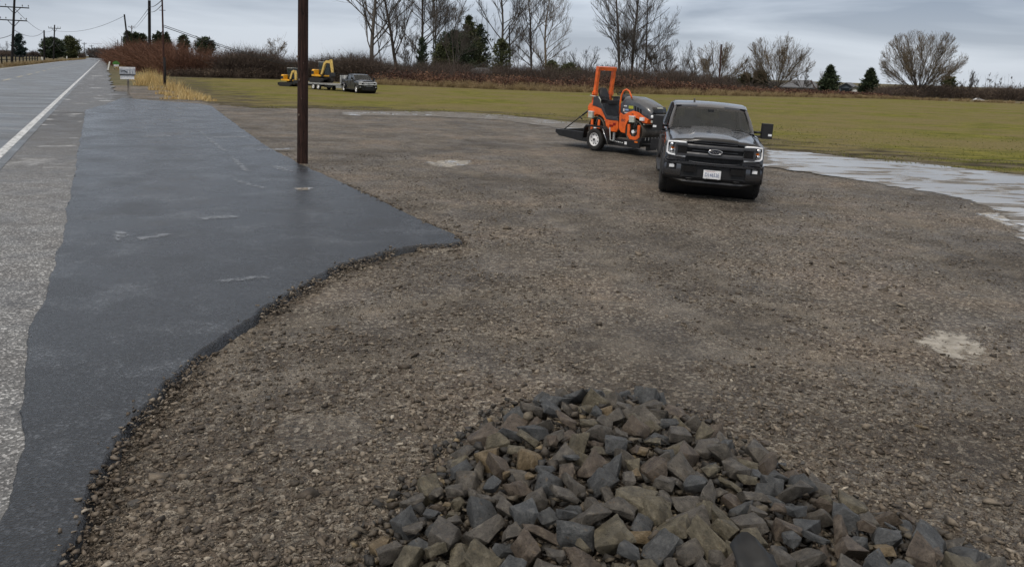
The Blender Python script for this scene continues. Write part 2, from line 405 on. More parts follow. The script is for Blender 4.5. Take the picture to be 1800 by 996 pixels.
def ground_z(x, y):
    i = np.clip(np.searchsorted(XS, x)-1, 0, len(XS)-2); j = np.clip(np.searchsorted(YS, y)-1, 0, len(YS)-2)
    Z = gz.reshape(len(YS), len(XS)); fx = (x-XS[i])/(XS[i+1]-XS[i]); fy = (y-YS[j])/(YS[j+1]-YS[j])
    return (Z[j, i]*(1-fx)+Z[j, i+1]*fx)*(1-fy)+(Z[j+1, i]*(1-fx)+Z[j+1, i+1]*fx)*fy
def sheet(name, poly, step, z, mat, fringe, hfun=None, ang=0.0, rngx=None):
    poly = np.asarray(poly); lo = poly.min(0)-fringe-step; hi = poly.max(0)+fringe+step
    xs = np.arange(lo[0], hi[0]+step, step); ys = np.arange(lo[1], hi[1]+step, step)
    X, Y, F = grid(xs, ys); s = sdist(X, Y, poly)
    keep = (s[F] > -fringe).any(1); F = F[keep]; used = np.unique(F); rm = np.full(len(X), -1); rm[used] = np.arange(len(used)); F = rm[F]
    X, Y, s = X[used], Y[used], s[used]
    Z = np.full(len(X), z)
    if hfun is not None: Z = Z+hfun(X, Y, s)
    o = np_mesh(name, np.stack([X, Y, Z], 1), F, mat, smooth=True, attr={'edge': s}); return tag(o, kind='structure')
sheet('field', FIELD, 1.0, .004, M_FIELD, 1.2)

# --- puddles: standing brown water that mirrors the sky, broken by mud ridges
def pudmat(rot, thr, name, sc=(1.0, .30), patchy=False):
    m = Mat(name, spec=.5); 
    t = m.N.new('ShaderNodeTexCoord'); mp = m.N.new('ShaderNodeMapping'); mp.inputs['Rotation'].default_value = (0, 0, rot); mp.inputs['Scale'].default_value = (sc[1], sc[0], 1)
    m.nt.links.new(t.outputs['Object'], mp.inputs[0]); co = mp.outputs[0]
    n = m.noise(1.7 if not patchy else 3, 8, .66, co, .7)
    e = m.math('MINIMUM', m.math('MULTIPLY', m.attr('edge'), .12), .055)
    v = m.math('ADD', n, e)
    wat = m.ramp(v, [(thr, 0), (thr+.035, 1)])
    m.set('Base Color', m.mix(wat, m.ramp(m.noise(9, 4, .6, co), ([(.4, c3(.07, .058, .043)), (.6, c3(.15, .13, .10))] if not patchy else [(.4, c3(.22, .20, .165)), (.6, c3(.34, .315, .27))])), m.ramp(n, [(.4, c3(.30, .28, .25)), (.7, c3(.36, .345, .32))])))
    m.set('Roughness', m.ramp(v, [(thr, .55), (thr+.04, .03)])); m.b.inputs['IOR'].default_value = 1.45
    m.bump(m.mix(wat, m.noise(14, 4, .6, co), m.math('MULTIPLY', m.noise(3, 2), .012)), .35, .03)
    al = m.math('ADD', m.math('MULTIPLY', m.attr('edge'), 1.0), m.noise(2.2, 5, .6, co))
    if patchy: al = m.math('ADD', m.math('MINIMUM', m.math('MULTIPLY', m.attr('edge'), 1.2), .14), m.noise(7, 6, .75, co)); m.alpha(m.ramp(al, [(.52, 0), (.62, 1)]))
    else: m.alpha(m.ramp(al, [(.46, 0), (.52, 1)]))
    return m.m
q = at(1345, 275)-at(1800, 350); A1 = math.atan2(q[1], q[0])
o = sheet('water', PUD1, .25, .008, pudmat(-A1, .487, 'puddle_water'), .35)
q = at(650, 200)-at(960, 215); A2 = math.atan2(q[1], q[0])
o = sheet('water', PUD2, .25, .010, pudmat(-A2, .58, 'puddle_film'), .35)
for pts, thr in (([(742,284),(790,279),(832,282),(820,290),(770,292)], .55), ([(1603,590),(1650,576),(1700,584),(1738,606),(1735,634),(1690,632),(1640,612)], .66), ([(1712,372),(1760,374),(1795,392),(1800,404),(1755,392)], .5), ([(520,330),(548,329),(552,334),(524,335)], .4)):
    zz = .060 if pts[0][0] == 520 else .006
    o = sheet('water', P(*pts, z=zz), .06, zz, pudmat(.3, thr, 'small_puddle', (1, .9), True), .1, None if zz > .05 else (lambda X, Y, s_: ground_z(X, Y)-.002))

# --- asphalt materials
def asphalt(name, dark, light, scale=1.0, pale=None, rough=(.34, .6), tint=(1, 1, 1), streak=0.0, agg=1.0):
    m = Mat(name, spec=(.5 if name != 'fresh_asphalt' else .42)); co = m.co()
    t = m.N.new('ShaderNodeTexCoord'); mp = m.N.new('ShaderNodeMapping'); mp.inputs['Rotation'].default_value = (0, 0, -math.atan2(RD[1], RD[0])); mp.inputs['Scale'].default_value = (.10, 1.6, 1)
    m.nt.links.new(t.outputs['Object'], mp.inputs[0]); cs = mp.outputs[0]
    a = m.noise(.7*scale, 5, .6, co); f = m.noise(70, 4, .7, co); v = m.voro(95, co)
    base = m.ramp(m.math('ADD', m.math('MULTIPLY', f, .5), m.math('MULTIPLY', a, .5)), [(.36, tuple(dark*q for q in tint)+(1,)), (.64, tuple(light*q for q in tint)+(1,))])
    if streak: base = m.mix(m.math('MULTIPLY', m.ramp(m.noise(1.0, 5, .6, cs), [(.45, 0), (.62, 1)]), streak), base, tuple(light*2.6*q for q in tint)+(1,))
    if pale:
        n = m.noise(pale[0], 7, .68, co, .3); base = m.mix(m.ramp(n, [(pale[1], 0), (pale[1]+pale[2], 1)]), base, pale[3])
    v2 = m.voro(62, co, 'F1', 1); s2 = m.N.new('ShaderNodeSeparateColor'); m.nt.links.new(v2, s2.inputs[0])
    base = m.mix(1, base, m.ramp(s2.outputs[0], [(0, c3(.45, .45, .45)), (.75, c3(1.1, 1.1, 1.1)), (1, c3(3.2, 3.2, 3.2))]), 'MULTIPLY'); m.bump(m.voro(62, co), .45*agg, .009)
    if name == 'worn_shoulder':      # the pale grit thins out along the road
        dp = m.N.new('ShaderNodeVectorMath'); dp.operation = 'DOT_PRODUCT'; dp.inputs[1].default_value = (RD[0], RD[1], 0); m.nt.links.new(co, dp.inputs[0])
        sm = m.math('ADD', dp.outputs['Value'], m.math('MULTIPLY', m.noise(.6, 5, .6, co), 16)); base = m.mix(m.ramp(m.math('MULTIPLY', sm, .02), [(.40, 0), (.80, 1)]), base, m.mix(m.ramp(m.noise(.55, 7, .68, co, .3), [(.58, 0), (.63, 1)]), c3(.068, .070, .073), c3(.33, .34, .35)))
    m.set('Base Color', base); m.set('Roughness', m.ramp(m.math('ADD', m.math('MULTIPLY', a, .7), m.math('MULTIPLY', f, .3)), [(.38, rough[0]), (.62, rough[1])]))
    m.bump(v, .4*agg, .006); m.bump(f, .35*agg, .005); m.bump(m.noise(13, 3, .6, co), .2, .01)
    return m.m
M_NEW = asphalt('fresh_asphalt', .009, .021, 1.0, (1.1, .51, .26, c3(.062, .068, .077)), (.13, .38), (.88, .97, 1.12))
M_ROAD = asphalt('wet_road', .045, .080, .6, None, (.28, .5), (.94, 1.0, 1.05), .5, .6)
M_OLD = asphalt('worn_shoulder', .075, .15, 1.6, (3, .42, .30, c3(.20, .205, .205)), (.45, .75), (1, 1, 1), 0, 1.4)
M_OLD2 = asphalt('patched_shoulder', .05, .10, 1.0, (.55, .58, .05, c3(.33, .34, .35)), (.4, .6), (1, 1.02, 1.05), 0, 1)

# --- highway: carriageway, shoulder, painted lines
SFAR = 1500.0
def strip(name, l0, l1, s0, s1, z, mat, ragged=0, step=.6):
    ss = [s0]; st = step
    while ss[-1] < s1: ss.append(ss[-1]+st); st *= 1.03
    ss = np.array(ss); j = (fbm(ss*1.3, ss*0+3, 4, 5)-.5)*ragged if ragged else ss*0
    V = []; 
    for s, q in zip(ss, j):
        V.append(road_pt(s, l0+q, z)); V.append(road_pt(s, l1, z))
    V = np.array(V); n = len(ss); i = np.arange(n-1)*2
    F = np.stack([i, i+2, i+3, i+1], 1)
    return tag(np_mesh(name, V, F, mat), kind='structure')
strip('road', L_W-.32, L_L+.5, -30, SFAR, ROADZ-.012, M_ROAD)
SH0 = rl(190, 125, ROADZ)
strip('road_shoulder', SH0, L_W-.2, 38, SFAR, ROADZ-.018, M_OLD2, 1.2)
# old shoulder beside the new apron: everything between line and ragged apron edge
SHO = [road_pt(-14, L_W-.2)[:2], road_pt(60, L_W-.2)[:2]] + P((215,160),(222,172),(262,186),(190,300),(170,420),(120,560),(75,700),(60,800),(20,950),(-120,1100), z=.07)
SHO.append(road_pt(-14, L_W-3.0)[:2])
sheet('shoulder_patch', SHO, .35, ROADZ-.02, M_OLD, 0.0)
def linemat(name, c, wear):
    m = Mat(name, rough=.5, spec=.5); co = m.co(); n = m.noise(7, 6, .75, co); m.set('Base Color', m.ramp(n, [(.40, tuple(q*.75 for q in c)+(1,)), (.6, tuple(c)+(1,))])); m.alpha(m.ramp(n, [(wear, 0), (wear+.05, 1)])); m.bump(m.voro(95, co), .3, .006); return m.m
M_WL = linemat('white_line_paint', (.60, .62, .63), .40); M_YL = linemat('yellow_line_paint', (.55, .50, .36), .45)
strip('lane_marking', L_W-.13, L_W+.08, -12, SFAR, ROADZ-.006, M_WL)
strip('lane_marking', L_L-.12, L_L+.12, -12, SFAR, ROADZ-.006, M_WL)
for k in range(46):
    strip('lane_marking', L_C-.13, L_C+.13, 7+k*12.2, 13+k*12.2+ (3 if k < 2 else 0), ROADZ-.006, M_YL)

# --- the new asphalt apron: a real mat 7 cm thick with a ragged edge
def densify(poly, step):
    r = []
    for i in range(len(poly)):
        a, b = np.array(poly[i]), np.array(poly[(i+1) % len(poly)]); n = max(1, int(np.hypot(*(b-a))/step))
        for k in range(n): r.append(a+(b-a)*k/n)
    return np.array(r)
ring = densify(APRON, .07)
for _ in range(6): ring = (ring*2+np.roll(ring, 1, 0)+np.roll(ring, -1, 0))/4
jx = (fbm(ring[:, 0]*1.7+ring[:, 1]*.9, ring[:, 1]*1.7-ring[:, 0]*.8, 6, 31)-.5)*.11; jy = (fbm(ring[:, 0]*1.6-ring[:, 1], ring[:, 1]*1.5+ring[:, 0]*.7, 6, 47)-.5)*.11
kx = (fbm(ring[:, 0]*11, ring[:, 1]*11, 4, 33)-.5)*.075
ring = ring+np.stack([jx+kx, jy-kx], 1)
cen = ring.mean(0); nn = np.roll(ring, -1, 0)-np.roll(ring, 1, 0); nn = nn/np.linalg.norm(nn, axis=1)[:, None]; nn = np.stack([nn[:, 1], -nn[:, 0]], 1)
test = in_poly(ring[:, 0]+nn[:, 0]*.05, ring[:, 1]+nn[:, 1]*.05, ring); nn[test] *= -1   # outward
bm = bmesh.new(); top = [bm.verts.new((p[0]-q[0]*.02, p[1]-q[1]*.035, ROADZ)) for p, q in zip(ring, nn)]
mid_ = [bm.verts.new((p[0], p[1], ROADZ-.022)) for p in ring]; bot = [bm.verts.new((p[0]+q[0]*.05, p[1]+q[1]*.05, -.06)) for p, q in zip(ring, nn)]
n = len(ring); bm.faces.new(top)
for A_, B_ in ((top, mid_), (mid_, bot)):
    for i in range(n): 
        f = bm.faces.new((A_[i], B_[i], B_[(i+1) % n], A_[(i+1) % n])); f.smooth = True
bmesh.ops.triangulate(bm, faces=[f for f in bm.faces if len(f.verts) > 4])
bmesh.ops.recalc_face_normals(bm, faces=bm.faces[:])
me = bpy.data.meshes.new('pavement'); bm.to_mesh(me); bm.free(); me.materials.append(M_NEW); tag(link(bpy.data.objects.new('pavement', me)), kind='structure')

m = Mat('drying_film', c3(.20, .215, .235), .35, 0, .5); al = m.math('ADD', m.math('MINIMUM', m.math('MULTIPLY', m.attr('edge'), 2.5), .10), m.noise(9, 6, .7)); m.alpha(m.ramp(al, [(.50, 0), (.68, .75)])); M_FILM = m.m
# pale wet scuffs and seams drying on the fresh asphalt
for pts in ([(344,227),(352,229),(380,250),(394,262),(404,268),(386,263),(372,252)], [(400,268),(412,277),(430,290),(441,303),(428,301),(408,283)], [(372,240),(440,239),(442,242),(374,243)], [(450,262),(515,260),(516,263),(452,265)], [(470,289),(500,294),(516,302),(492,300)], [(408,312),(470,330),(462,333),(410,318)], [(205,402),(232,412),(214,424),(196,420)], [(240,418),(300,408),(306,412),(244,424)], [(350,382),(420,378),(424,382),(352,387)], [(250,238),(300,236),(300,240),(252,242)], [(380,492),(470,484),(474,489),(384,498)]):
    sheet('water', P(*pts, z=.052), .05, .0565, M_FILM, .08)
# ============================================================ STONES
def hull(seed, npt=13, sub=0, flat=.75, rough=0):
    r = random.Random(seed); bm = bmesh.new()
    for i in range(npt):
        if sub and i < 8: v = Vector(((1 if i & 1 else -1)*r.uniform(.2, .95), (1 if i & 2 else -1)*r.uniform(.2, .95), (1 if i & 4 else -1)*r.uniform(.25, .95)))
        else: v = Vector((r.gauss(0, 1), r.gauss(0, 1), r.gauss(0, 1))).normalized()*r.uniform(.75, 1.02)
        v.x *= 1.25; v.z *= flat; bm.verts.new(v)
    bmesh.ops.convex_hull(bm, input=bm.verts[:], use_existing_faces=False)
    bmesh.ops.delete(bm, geom=[v for v in bm.verts if not v.link_faces], context='VERTS')
    bmesh.ops.dissolve_limit(bm, angle_limit=rad(18), verts=bm.verts[:], edges=bm.edges[:])
    if sub:
        bmesh.ops.bevel(bm, geom=bm.edges[:], offset=.035, segments=1, profile=.5, affect='EDGES', clamp_overlap=True)
        bmesh.ops.triangulate(bm, faces=bm.faces[:])
        bmesh.ops.subdivide_edges(bm, edges=[e for e in bm.edges if e.calc_length() > .35], cuts=2)
        bmesh.ops.triangulate(bm, faces=bm.faces[:])
        from mathutils import noise as mn
        for v in bm.verts:
            v.co += v.co.normalized()*(mn.noise(v.co*2.2+Vector((seed, 0, 0)))*.11+mn.noise(v.co*6)*.035)
    bmesh.ops.triangulate(bm, faces=bm.faces[:])
    bmesh.ops.recalc_face_normals(bm, faces=bm.faces[:])
    return bm
def hull_np(seed, npt=9, flat=.7):
    bm = hull(seed, npt, 0, flat); bm.verts.index_update()
    V = np.array([v.co[:] for v in bm.verts]); F = np.array([[v.index for v in f.verts] for f in bm.faces]); bm.free(); return V, F
PROT = [hull_np(100+i, 6+i % 3, .50+.07*(i % 5)) for i in range(16)]
def scatter(name, px, py, pz, size, mat, zrot=True, parent=None):
    """one mesh of many small stones (uncountable rubble)"""
    n = len(px); kind = rng.integers(0, len(PROT), n); Vs = []; Fs = []; Ts = []; base = 0
    tint = rng.random(n)
    for k, (V, F) in enumerate(PROT):
        ii = np.where(kind == k)[0]
        if not len(ii): continue
        a = rng.uniform(0, 2*np.pi, len(ii)); t = rng.normal(0, .35, len(ii)); ca, sa, ct, st = np.cos(a), np.sin(a), np.cos(t), np.sin(t)
        S = size[ii][:, None]*rng.uniform(.55, 1.35, (len(ii), 3))
        W = V[None]*S[:, None, :]
        x, y, z = W[..., 0], W[..., 1], W[..., 2]
        y, z = y*ct[:, None]-z*st[:, None], y*st[:, None]+z*ct[:, None]
        x, y = x*ca[:, None]-y*sa[:, None], x*sa[:, None]+y*ca[:, None]
        W = np.stack([x+px[ii][:, None], y+py[ii][:, None], z+pz[ii][:, None]], -1)
        Vs.append(W.reshape(-1, 3)); Fs.append((F[None]+(base+np.arange(len(ii))*len(V))[:, None, None]).reshape(-1, 3)); Ts.append(np.repeat(tint[ii], len(V))); base += len(ii)*len(V)
    return np_mesh(name, np.concatenate(Vs), np.concatenate(Fs), mat, attr={'tint': np.concatenate(Ts)}, parent=parent)
m = Mat('gravel_stone', rough=.6, spec=.4); tn = m.attr('tint'); co = m.co()
cc = m.ramp(tn, [(0, c3(.034, .028, .021)), (.4, c3(.090, .072, .053)), (.8, c3(.166, .141, .109)), (.975, c3(.24, .21, .168)), (1, c3(.40, .37, .31))])
cc = m.mix(1, cc, m.ramp(m.noise(60, 4, .6, co), [(.35, c3(.8, .78, .76)), (.65, c3(1.15, 1.12, 1.1))]), 'MULTIPLY')
m.set('Base Color', cc); m.bump(m.noise(120, 3), .5, .004); M_STONE = m.m
from bisect import bisect
def lot_scatter(n, r0, r1, smin, smax, seed, dens=None):
    g = np.random.default_rng(seed)
    r = r0*(r1/r0)**(g.random(n)**1.0); th = g.uniform(rad(-50), rad(48), n); x = r*np.sin(th); y = r*np.cos(th)
    sd = sdist(x, y, APRON); ok = (sd < .015) & (x*RL[0]+y*RL[1] < L_W-1) & (sdist(x, y, PUD1) < -.05)
    ok &= g.random(n) > trackd(x, y)*.8
    ok &= fbm(x*.8, y*.8, 3, seed) > (.40 if dens is None else dens)
    x, y, r = x[ok], y[ok], r[ok]; s = smin*(smax/smin)**(g.random(len(x))**3.2)
    # coarser against the apron edge
    s = s*(1+.5*np.exp(-np.clip(-sd[ok], 0, None)/.35))
    return x, y, s
xs_, ys_, ss_ = lot_scatter(150000, 2.3, 22, .007, .032, 1)
zz = ground_z(xs_, ys_)+ss_*rng.uniform(-.15, .35, len(xs_))
tag(scatter('gravel', xs_, ys_, zz, ss_, M_STONE), 'brown crushed gravel spread over the whole open lot', 'gravel', kind='stuff')
gE = np.random.default_rng(91); kk = np.where((nn @ RL < .25) & (ring[:, 1] > 2))[0]; kk = kk[(np.hypot(ring[kk, 0], ring[kk, 1]) < 16)]
pick = gE.choice(kk, 5200); off = gE.normal(.055, .05, 5200); ex = ring[pick, 0]+nn[pick, 0]*off+gE.normal(0, .03, 5200); ey = ring[pick, 1]+nn[pick, 1]*off+gE.normal(0, .03, 5200)
es = .007*(.032/.007)**(gE.random(5200)**2.0); ez = np.clip(ROADZ-.005-np.clip(off+.03, 0, .2)*.42, -.02, ROADZ)+es*.3; kp = fbm(ex*2.2, ey*2.2, 3, 5) > .42
tag(scatter('gravel', ex[kp], ey[kp], ez[kp], es[kp], M_STONE), 'loose crumbs and stones banked along the edge of the fresh asphalt', 'gravel', kind='stuff')
xs_, ys_, ss_ = lot_scatter(1100, 2.4, 12, .035, .085, 5, .52)
zz = ground_z(xs_, ys_)+ss_*.1; ss_ = np.minimum(ss_, .085)
tag(scatter('coarse_gravel', xs_, ys_, zz, ss_*.8, M_STONE), 'coarser broken stones lying loose among the finer gravel', 'gravel', kind='stuff')

# ---- the rock heap
def rockmat(name, a, b, c):
    m = Mat(name, rough=.55, spec=.45); co = m.co(); rnd = m.objrand()
    mm = m.N.new('ShaderNodeMapping'); t = m.N.new('ShaderNodeTexCoord'); cb = m.N.new('ShaderNodeCombineXYZ'); m.nt.links.new(m.math('MULTIPLY', rnd, 37), cb.inputs[0])
    m.nt.links.new(t.outputs['Object'], mm.inputs[0]); m.nt.links.new(cb.outputs[0], mm.inputs[1]); co = mm.outputs[0]
    n = m.noise(1.7, 7, .65, co, .4); f = m.noise(9, 5, .7, co)
    col = m.ramp(n, [(.32, a), (.52, b), (.70, c)]); col = m.mix(1, col, m.ramp(f, [(.3, c3(.72, .72, .72)), (.7, c3(1.25, 1.23, 1.2))]), 'MULTIPLY')
    col = m.mix(m.ramp(m.noise(3.1, 6, .75, co), [(.60, 0), (.68, .65)]), col, c3(.19, .135, .075))
    m.set('Base Color', col); m.set('Roughness', m.ramp(f, [(.35, .22), (.6, .55)])); m.bump(f, .55, .12); m.bump(m.noise(26, 4, .7, co), .5, .05); m.bump(m.voro(4, co, 'DISTANCE_TO_EDGE'), .12, .1)
    return m.m
RM = {'slate': rockmat('rock_slate', c3(.040, .043, .046), c3(.078, .084, .089), c3(.150, .157, .160)),
      'grey': rockmat('rock_grey', c3(.050, .046, .040), c3(.105, .096, .083), c3(.195, .180, .155)),
      'brown': rockmat('rock_brown', c3(.054, .042, .033), c3(.112, .090, .070), c3(.20, .168, .135)),
      'olive': rockmat('rock_olive', c3(.060, .053, .037), c3(.128, .114, .080), c3(.235, .212, .155)),
      'tan': rockmat('rock_tan', c3(.10, .075, .04), c3(.19, .145, .085), c3(.30, .245, .165))}
def rock_mesh(seed):
    r = random.Random(seed); bm = hull(seed, r.choice((9, 10, 11, 13)), 1, r.uniform(.5, .85)); me = bpy.data.meshes.new('rock'); bm.to_mesh(me); bm.free()
    me.polygons.foreach_set('use_smooth', [True]*len(me.polygons)); me.set_sharp_from_angle(angle=rad(30)); return me
RMESH = {k: [] for k in RM}
for i in range(22):
    me = rock_mesh(500+i)
    for k in RM:
        m2 = me.copy(); m2.materials.append(RM[k]); RMESH[k].append(m2)
def surf_at(x, y, up=0.0):
    """where the sight line meets the heap"""
    z = .2
    for _ in range(12):
        p = at(x, y, z); z = float(heap_h(p[0], p[1]))+up
    return np.array([p[0], p[1], z])
def put_rock(p, size, col, k, rot, sc=(1, 1, 1), label=None):
    o = bpy.data.objects.new('rock', RMESH[col][k % 22]); link(o); o.location = p; o.scale = (size*sc[0], size*sc[1], size*sc[2]); o.rotation_euler = rot
    return tag(o, label or 'angular brown-grey stone packed among hundreds like it in the rock heap', 'rock', 'broken rocks of the foreground heap')
# (photo px x, y, width px, colour, stretch, in-picture turn, label)
FEAT = [
 (724,933,54,'grey',(1.0,.9,.9),0,'blocky grey rock alone on the left rim of the heap'),
 (760,905,62,'slate',(1.5,.75,.7),-50,'long slate blue rock leaning at the upper left of the blocky grey one'),
 (795,915,50,'grey',(1,1,.9),20,'dark split rock in the crook right of the long slate blue rock'),
 (801,860,40,'grey',(.8,1.3,1),80,'upright dark grey slab near the left shoulder of the heap'),
 (766,968,52,'olive',(1,1,1),30,'olive brown rock with a sloping face below the blocky grey rock'),
 (868,852,44,'slate',(.9,1.1,1),60,'pointed blue-grey rock left of the round tan boulder'),
 (926,774,62,'olive',(1.55,.7,.8),-28,'long straight-edged olive block near the top left of the heap'),
 (907,791,42,'olive',(1,.9,.8),-15,'squat olive block under the long straight-edged one'),
 (995,738,58,'brown',(1.3,.9,.7),-5,'broad flat-topped pinkish brown rock near the crest of the heap'),
 (1033,745,44,'olive',(1.2,.8,.7),-25,'olive slab touching the right end of the flat-topped brown rock'),
 (1050,724,32,'slate',(.9,1.2,1.0),80,'upright grey-blue wedge on the very crest of the heap'),
 (970,777,32,'brown',(1,1,1),0,'round-shouldered reddish stone below the broad flat-topped rock'),
 (957,826,58,'slate',(1.1,1.2,.9),-40,'dark blue curved rock in the middle, above the biggest boulder'),
 (992,872,64,'grey',(1.05,1,.95),5,'biggest boulder of the heap, a dark grey lump over a black gap'),
 (996,905,50,'slate',(1.2,.8,.8),-5,'flat blue-grey slab wedged just below the biggest boulder'),
 (930,838,30,'tan',(.8,1,1),80,'rounded yellow tan stone left of the dark blue curved rock'),
 (890,834,20,'tan',(1,1,.9),0,'small bright ochre stone with a rough face beside pointed blue-grey rock'),
 (786,887,22,'tan',(1.2,.8,.8),-40,'small ochre chip resting on the long slate blue rock'),
 (1113,833,28,'tan',(1,1,1),10,'bright tan round stone right of the heap centre'),
 (1131,793,24,'tan',(.9,1.1,1),60,'tan gold stone high on the right side of the crest'),
 (1105,845,40,'grey',(.9,1,1),0,'dark grey stone directly under the bright tan round one'),
 (1056,797,44,'olive',(1.2,.9,.9),25,'folded olive rock in the upper middle of the heap'),
 (1003,806,38,'slate',(1.1,.9,.8),15,'blue-grey wedge between the reddish stone and the folded olive rock'),
 (1090,763,36,'grey',(1.2,.8,.9),0,'grey square block on the crest, right of the upright wedge'),
 (1148,775,40,'olive',(1.1,1,.8),-10,'grey-green three-sided rock on the right of the crest'),
 (1178,746,46,'slate',(1.3,.8,.8),-30,'dark slate slab lying across the upper right rim'),
 (1167,850,50,'grey',(.75,1.6,.9),55,'tall leaf-shaped grey slab standing right of the centre'),
 (1222,852,50,'slate',(.8,1.25,1.1),75,'pointed blue shark-fin rock on the right half of the heap'),
 (1254,828,42,'olive',(.9,1.2,1),60,'pale olive block standing behind the blue shark-fin rock'),
 (1315,817,48,'olive',(1.5,.8,.7),-10,'long pale olive block on the right rim of the heap'),
 (1312,843,50,'olive',(1.4,.9,.8),-15,'light-topped olive rock just below the long pale block'),
 (1345,780,22,'brown',(1,1,.8),0,'brown stone stuck above the right rim of the heap'),
 (1107,968,54,'slate',(.8,1.3,1),70,'flat-faced blue slab at the bottom edge, right of the boulder column'),
 (1022,960,44,'olive',(1.5,.8,.8),-35,'olive slanting stone at the bottom, under the blue-grey slab'),
 (978,975,56,'grey',(1.1,1,.9),0,'wide pale grey rock cut by the bottom edge of the picture'),
 (853,878,42,'grey',(1,1,1),10,'domed grey-green stone between the slate and boulder groups'),
 (1279,930,62,'olive',(1,1.2,.9),40,'large greenish rock near the bottom right of centre'),
 (1326,945,56,'olive',(.9,1.15,1),20,'egg-shaped pale olive boulder by the dark scrap'),
 (1330,905,44,'grey',(1.2,1,1),-20,'grey rock with a pinkish edge above the egg-shaped boulder'),
 (1372,895,50,'brown',(1.4,.9,.8),-25,'rust-stained brown rock under the right rim'),
 (1398,900,44,'slate',(.7,1.3,1),-60,'dark blue upright stone beside the rust-stained rock'),
 (1435,948,66,'slate',(1.6,.8,.8),-28,'long light blue-grey slab at the lower right'),
 (1390,950,46,'slate',(1,1.1,1),10,'black-looking slate block left of the long light slab'),
 (1600,915,44,'brown',(1.5,.8,.8),-45,'long tan-brown block on the far right rim of the heap'),
 (1563,925,34,'slate',(1.3,.7,.7),-60,'thin blue splinter leaning near the far right rim'),
 (1520,925,40,'brown',(.8,1.2,1),70,'upright brown block on the lower right slope of the heap'),
 (1395,857,34,'olive',(1.1,1,.9),0,'small pale olive cube on the right rim')]
SK = set()
for i, (x, y, wpx, colr, sc, turn, lab) in enumerate(FEAT):
    p = surf_at(x, y, .05); s = wpx/ppm(p)/2/1.12 ; mxs = max(sc[0], .9)
    put_rock((p[0], p[1], p[2]+s*.12), s/mxs*.80, colr, i*5+3, (rad(random.uniform(-20, 35)), rad(random.uniform(-25, 25)), rad(turn)), sc, lab)
    SK.add((p[0], p[1], s))
# the rest of the heap: blue-noise packing, the ones showing largest are things
cand = []
occ = [(a, b, s*.95) for a, b, s in SK]
hp = np.array(HEAP); lo, hi = hp.min(0), hp.max(0)
r2 = random.Random(11); tries = 0; cells = {}
def addc(x, y, s):
    cells.setdefault((int(x//.25), int(y//.25)), []).append((x, y, s))
for a, b, s in occ: addc(a, b, s)
sizes = sorted([r2.uniform(.036, .055) if r2.random() < .62 else r2.uniform(.055, .095) for _ in range(16000)], reverse=True)
pts = []
XX = np.array([[r2.uniform(lo[0], hi[0]), r2.uniform(max(lo[1], 1.3), hi[1])] for _ in range(len(sizes))])
SD = sdist(XX[:, 0], XX[:, 1], HEAP)
for (x, y), s, sd_ in zip(XX, sizes, SD):
    if sd_ < .03: continue
    if sd_ < .10: s *= .75
    ok = True; ci, cj = int(x//.25), int(y//.25)
    for a in (-1, 0, 1):
        for b in (-1, 0, 1):
            for (u, v, t) in cells.get((ci+a, cj+b), ()):
                if (x-u)**2+(y-v)**2 < (.76*(s+t))**2: ok = False; break
    if ok: addc(x, y, s); pts.append((x, y, s))
vis = []
for (x, y, s) in pts:
    d = np.array([x, y, .25])-_C; zc = d@_f; ix = PX+FPX*(d@_r)/zc; iy = PY-FPX*(d@_u)/zc
    on = -20 < ix < 1820 and iy < 1010
    vis.append(((s/zc if on else s/zc*.2), x, y, s, on))
vis.sort(reverse=True)
NT = 243; CK = ['grey']*9+['brown']*4+['slate']*7+['olive']*4+['tan']
CN = {'grey': 'dark grey', 'brown': 'brown', 'slate': 'slate blue', 'olive': 'olive', 'tan': 'tan'}
import re as _re
SHORT = [(x, y, _re.split(r' (?:alone|leaning|in|near|with|below|under|left|touching|on|above|over|wedged|beside|resting|right|high|directly|between|lying|standing|at|cut|stuck|by|across|behind) |,', lab)[0]) for (x, y, w_, c_, s_, t_, lab) in FEAT]
DIRS = ['right of', 'up and right of', 'above', 'up and left of', 'left of', 'down and left of', 'below', 'down and right of']; ORD = ['', 'second ', 'third ', 'fourth ', 'fifth ', 'sixth ', 'seventh ', 'eighth ', 'ninth ', 'tenth ']
seen = {}
def near_label(x, y, z, c_):
    ix, iy = proj((x, y, z)); k_ = min(SHORT, key=lambda q: (q[0]-ix)**2+(q[1]-iy)**2); a = math.degrees(math.atan2(k_[1]-iy, ix-k_[0])) % 360
    key = (CN[c_], DIRS[int((a+22.5)//45) % 8], k_[2]); n_ = seen.get(key, 0); seen[key] = n_+1
    return f'{ORD[min(n_, 9)]}{key[0]} stone {key[1]} the {key[2]}'
for i, (_, x, y, s, on) in enumerate(sorted(vis[:NT], key=lambda q: min((h_[0]-proj((q[1], q[2], .3))[0])**2+(h_[1]-proj((q[1], q[2], .3))[1])**2 for h_ in SHORT))):
    z = float(heap_h(x, y)); c_ = r2.choice(CK)
    put_rock((x, y, z+s*r2.uniform(.1, .6)), s, c_, r2.randrange(22), (r2.uniform(-.7, .7), r2.uniform(-.7, .7), r2.uniform(0, 6.3)), (r2.uniform(.8, 1.25), r2.uniform(.8, 1.1), r2.uniform(.8, 1.15)), near_label(x, y, z+s*.4, c_))
m = Mat('rubble_stone', rough=.58, spec=.42); tn = m.attr('tint'); co = m.co()
cc = m.ramp(tn, [(0, c3(.018, .017, .015)), (.3, c3(.045, .042, .038)), (.6, c3(.074, .062, .048)), (.93, c3(.11, .095, .07)), (1, c3(.20, .155, .09))])  # rubble coloured dark to stand in for shade in the gaps
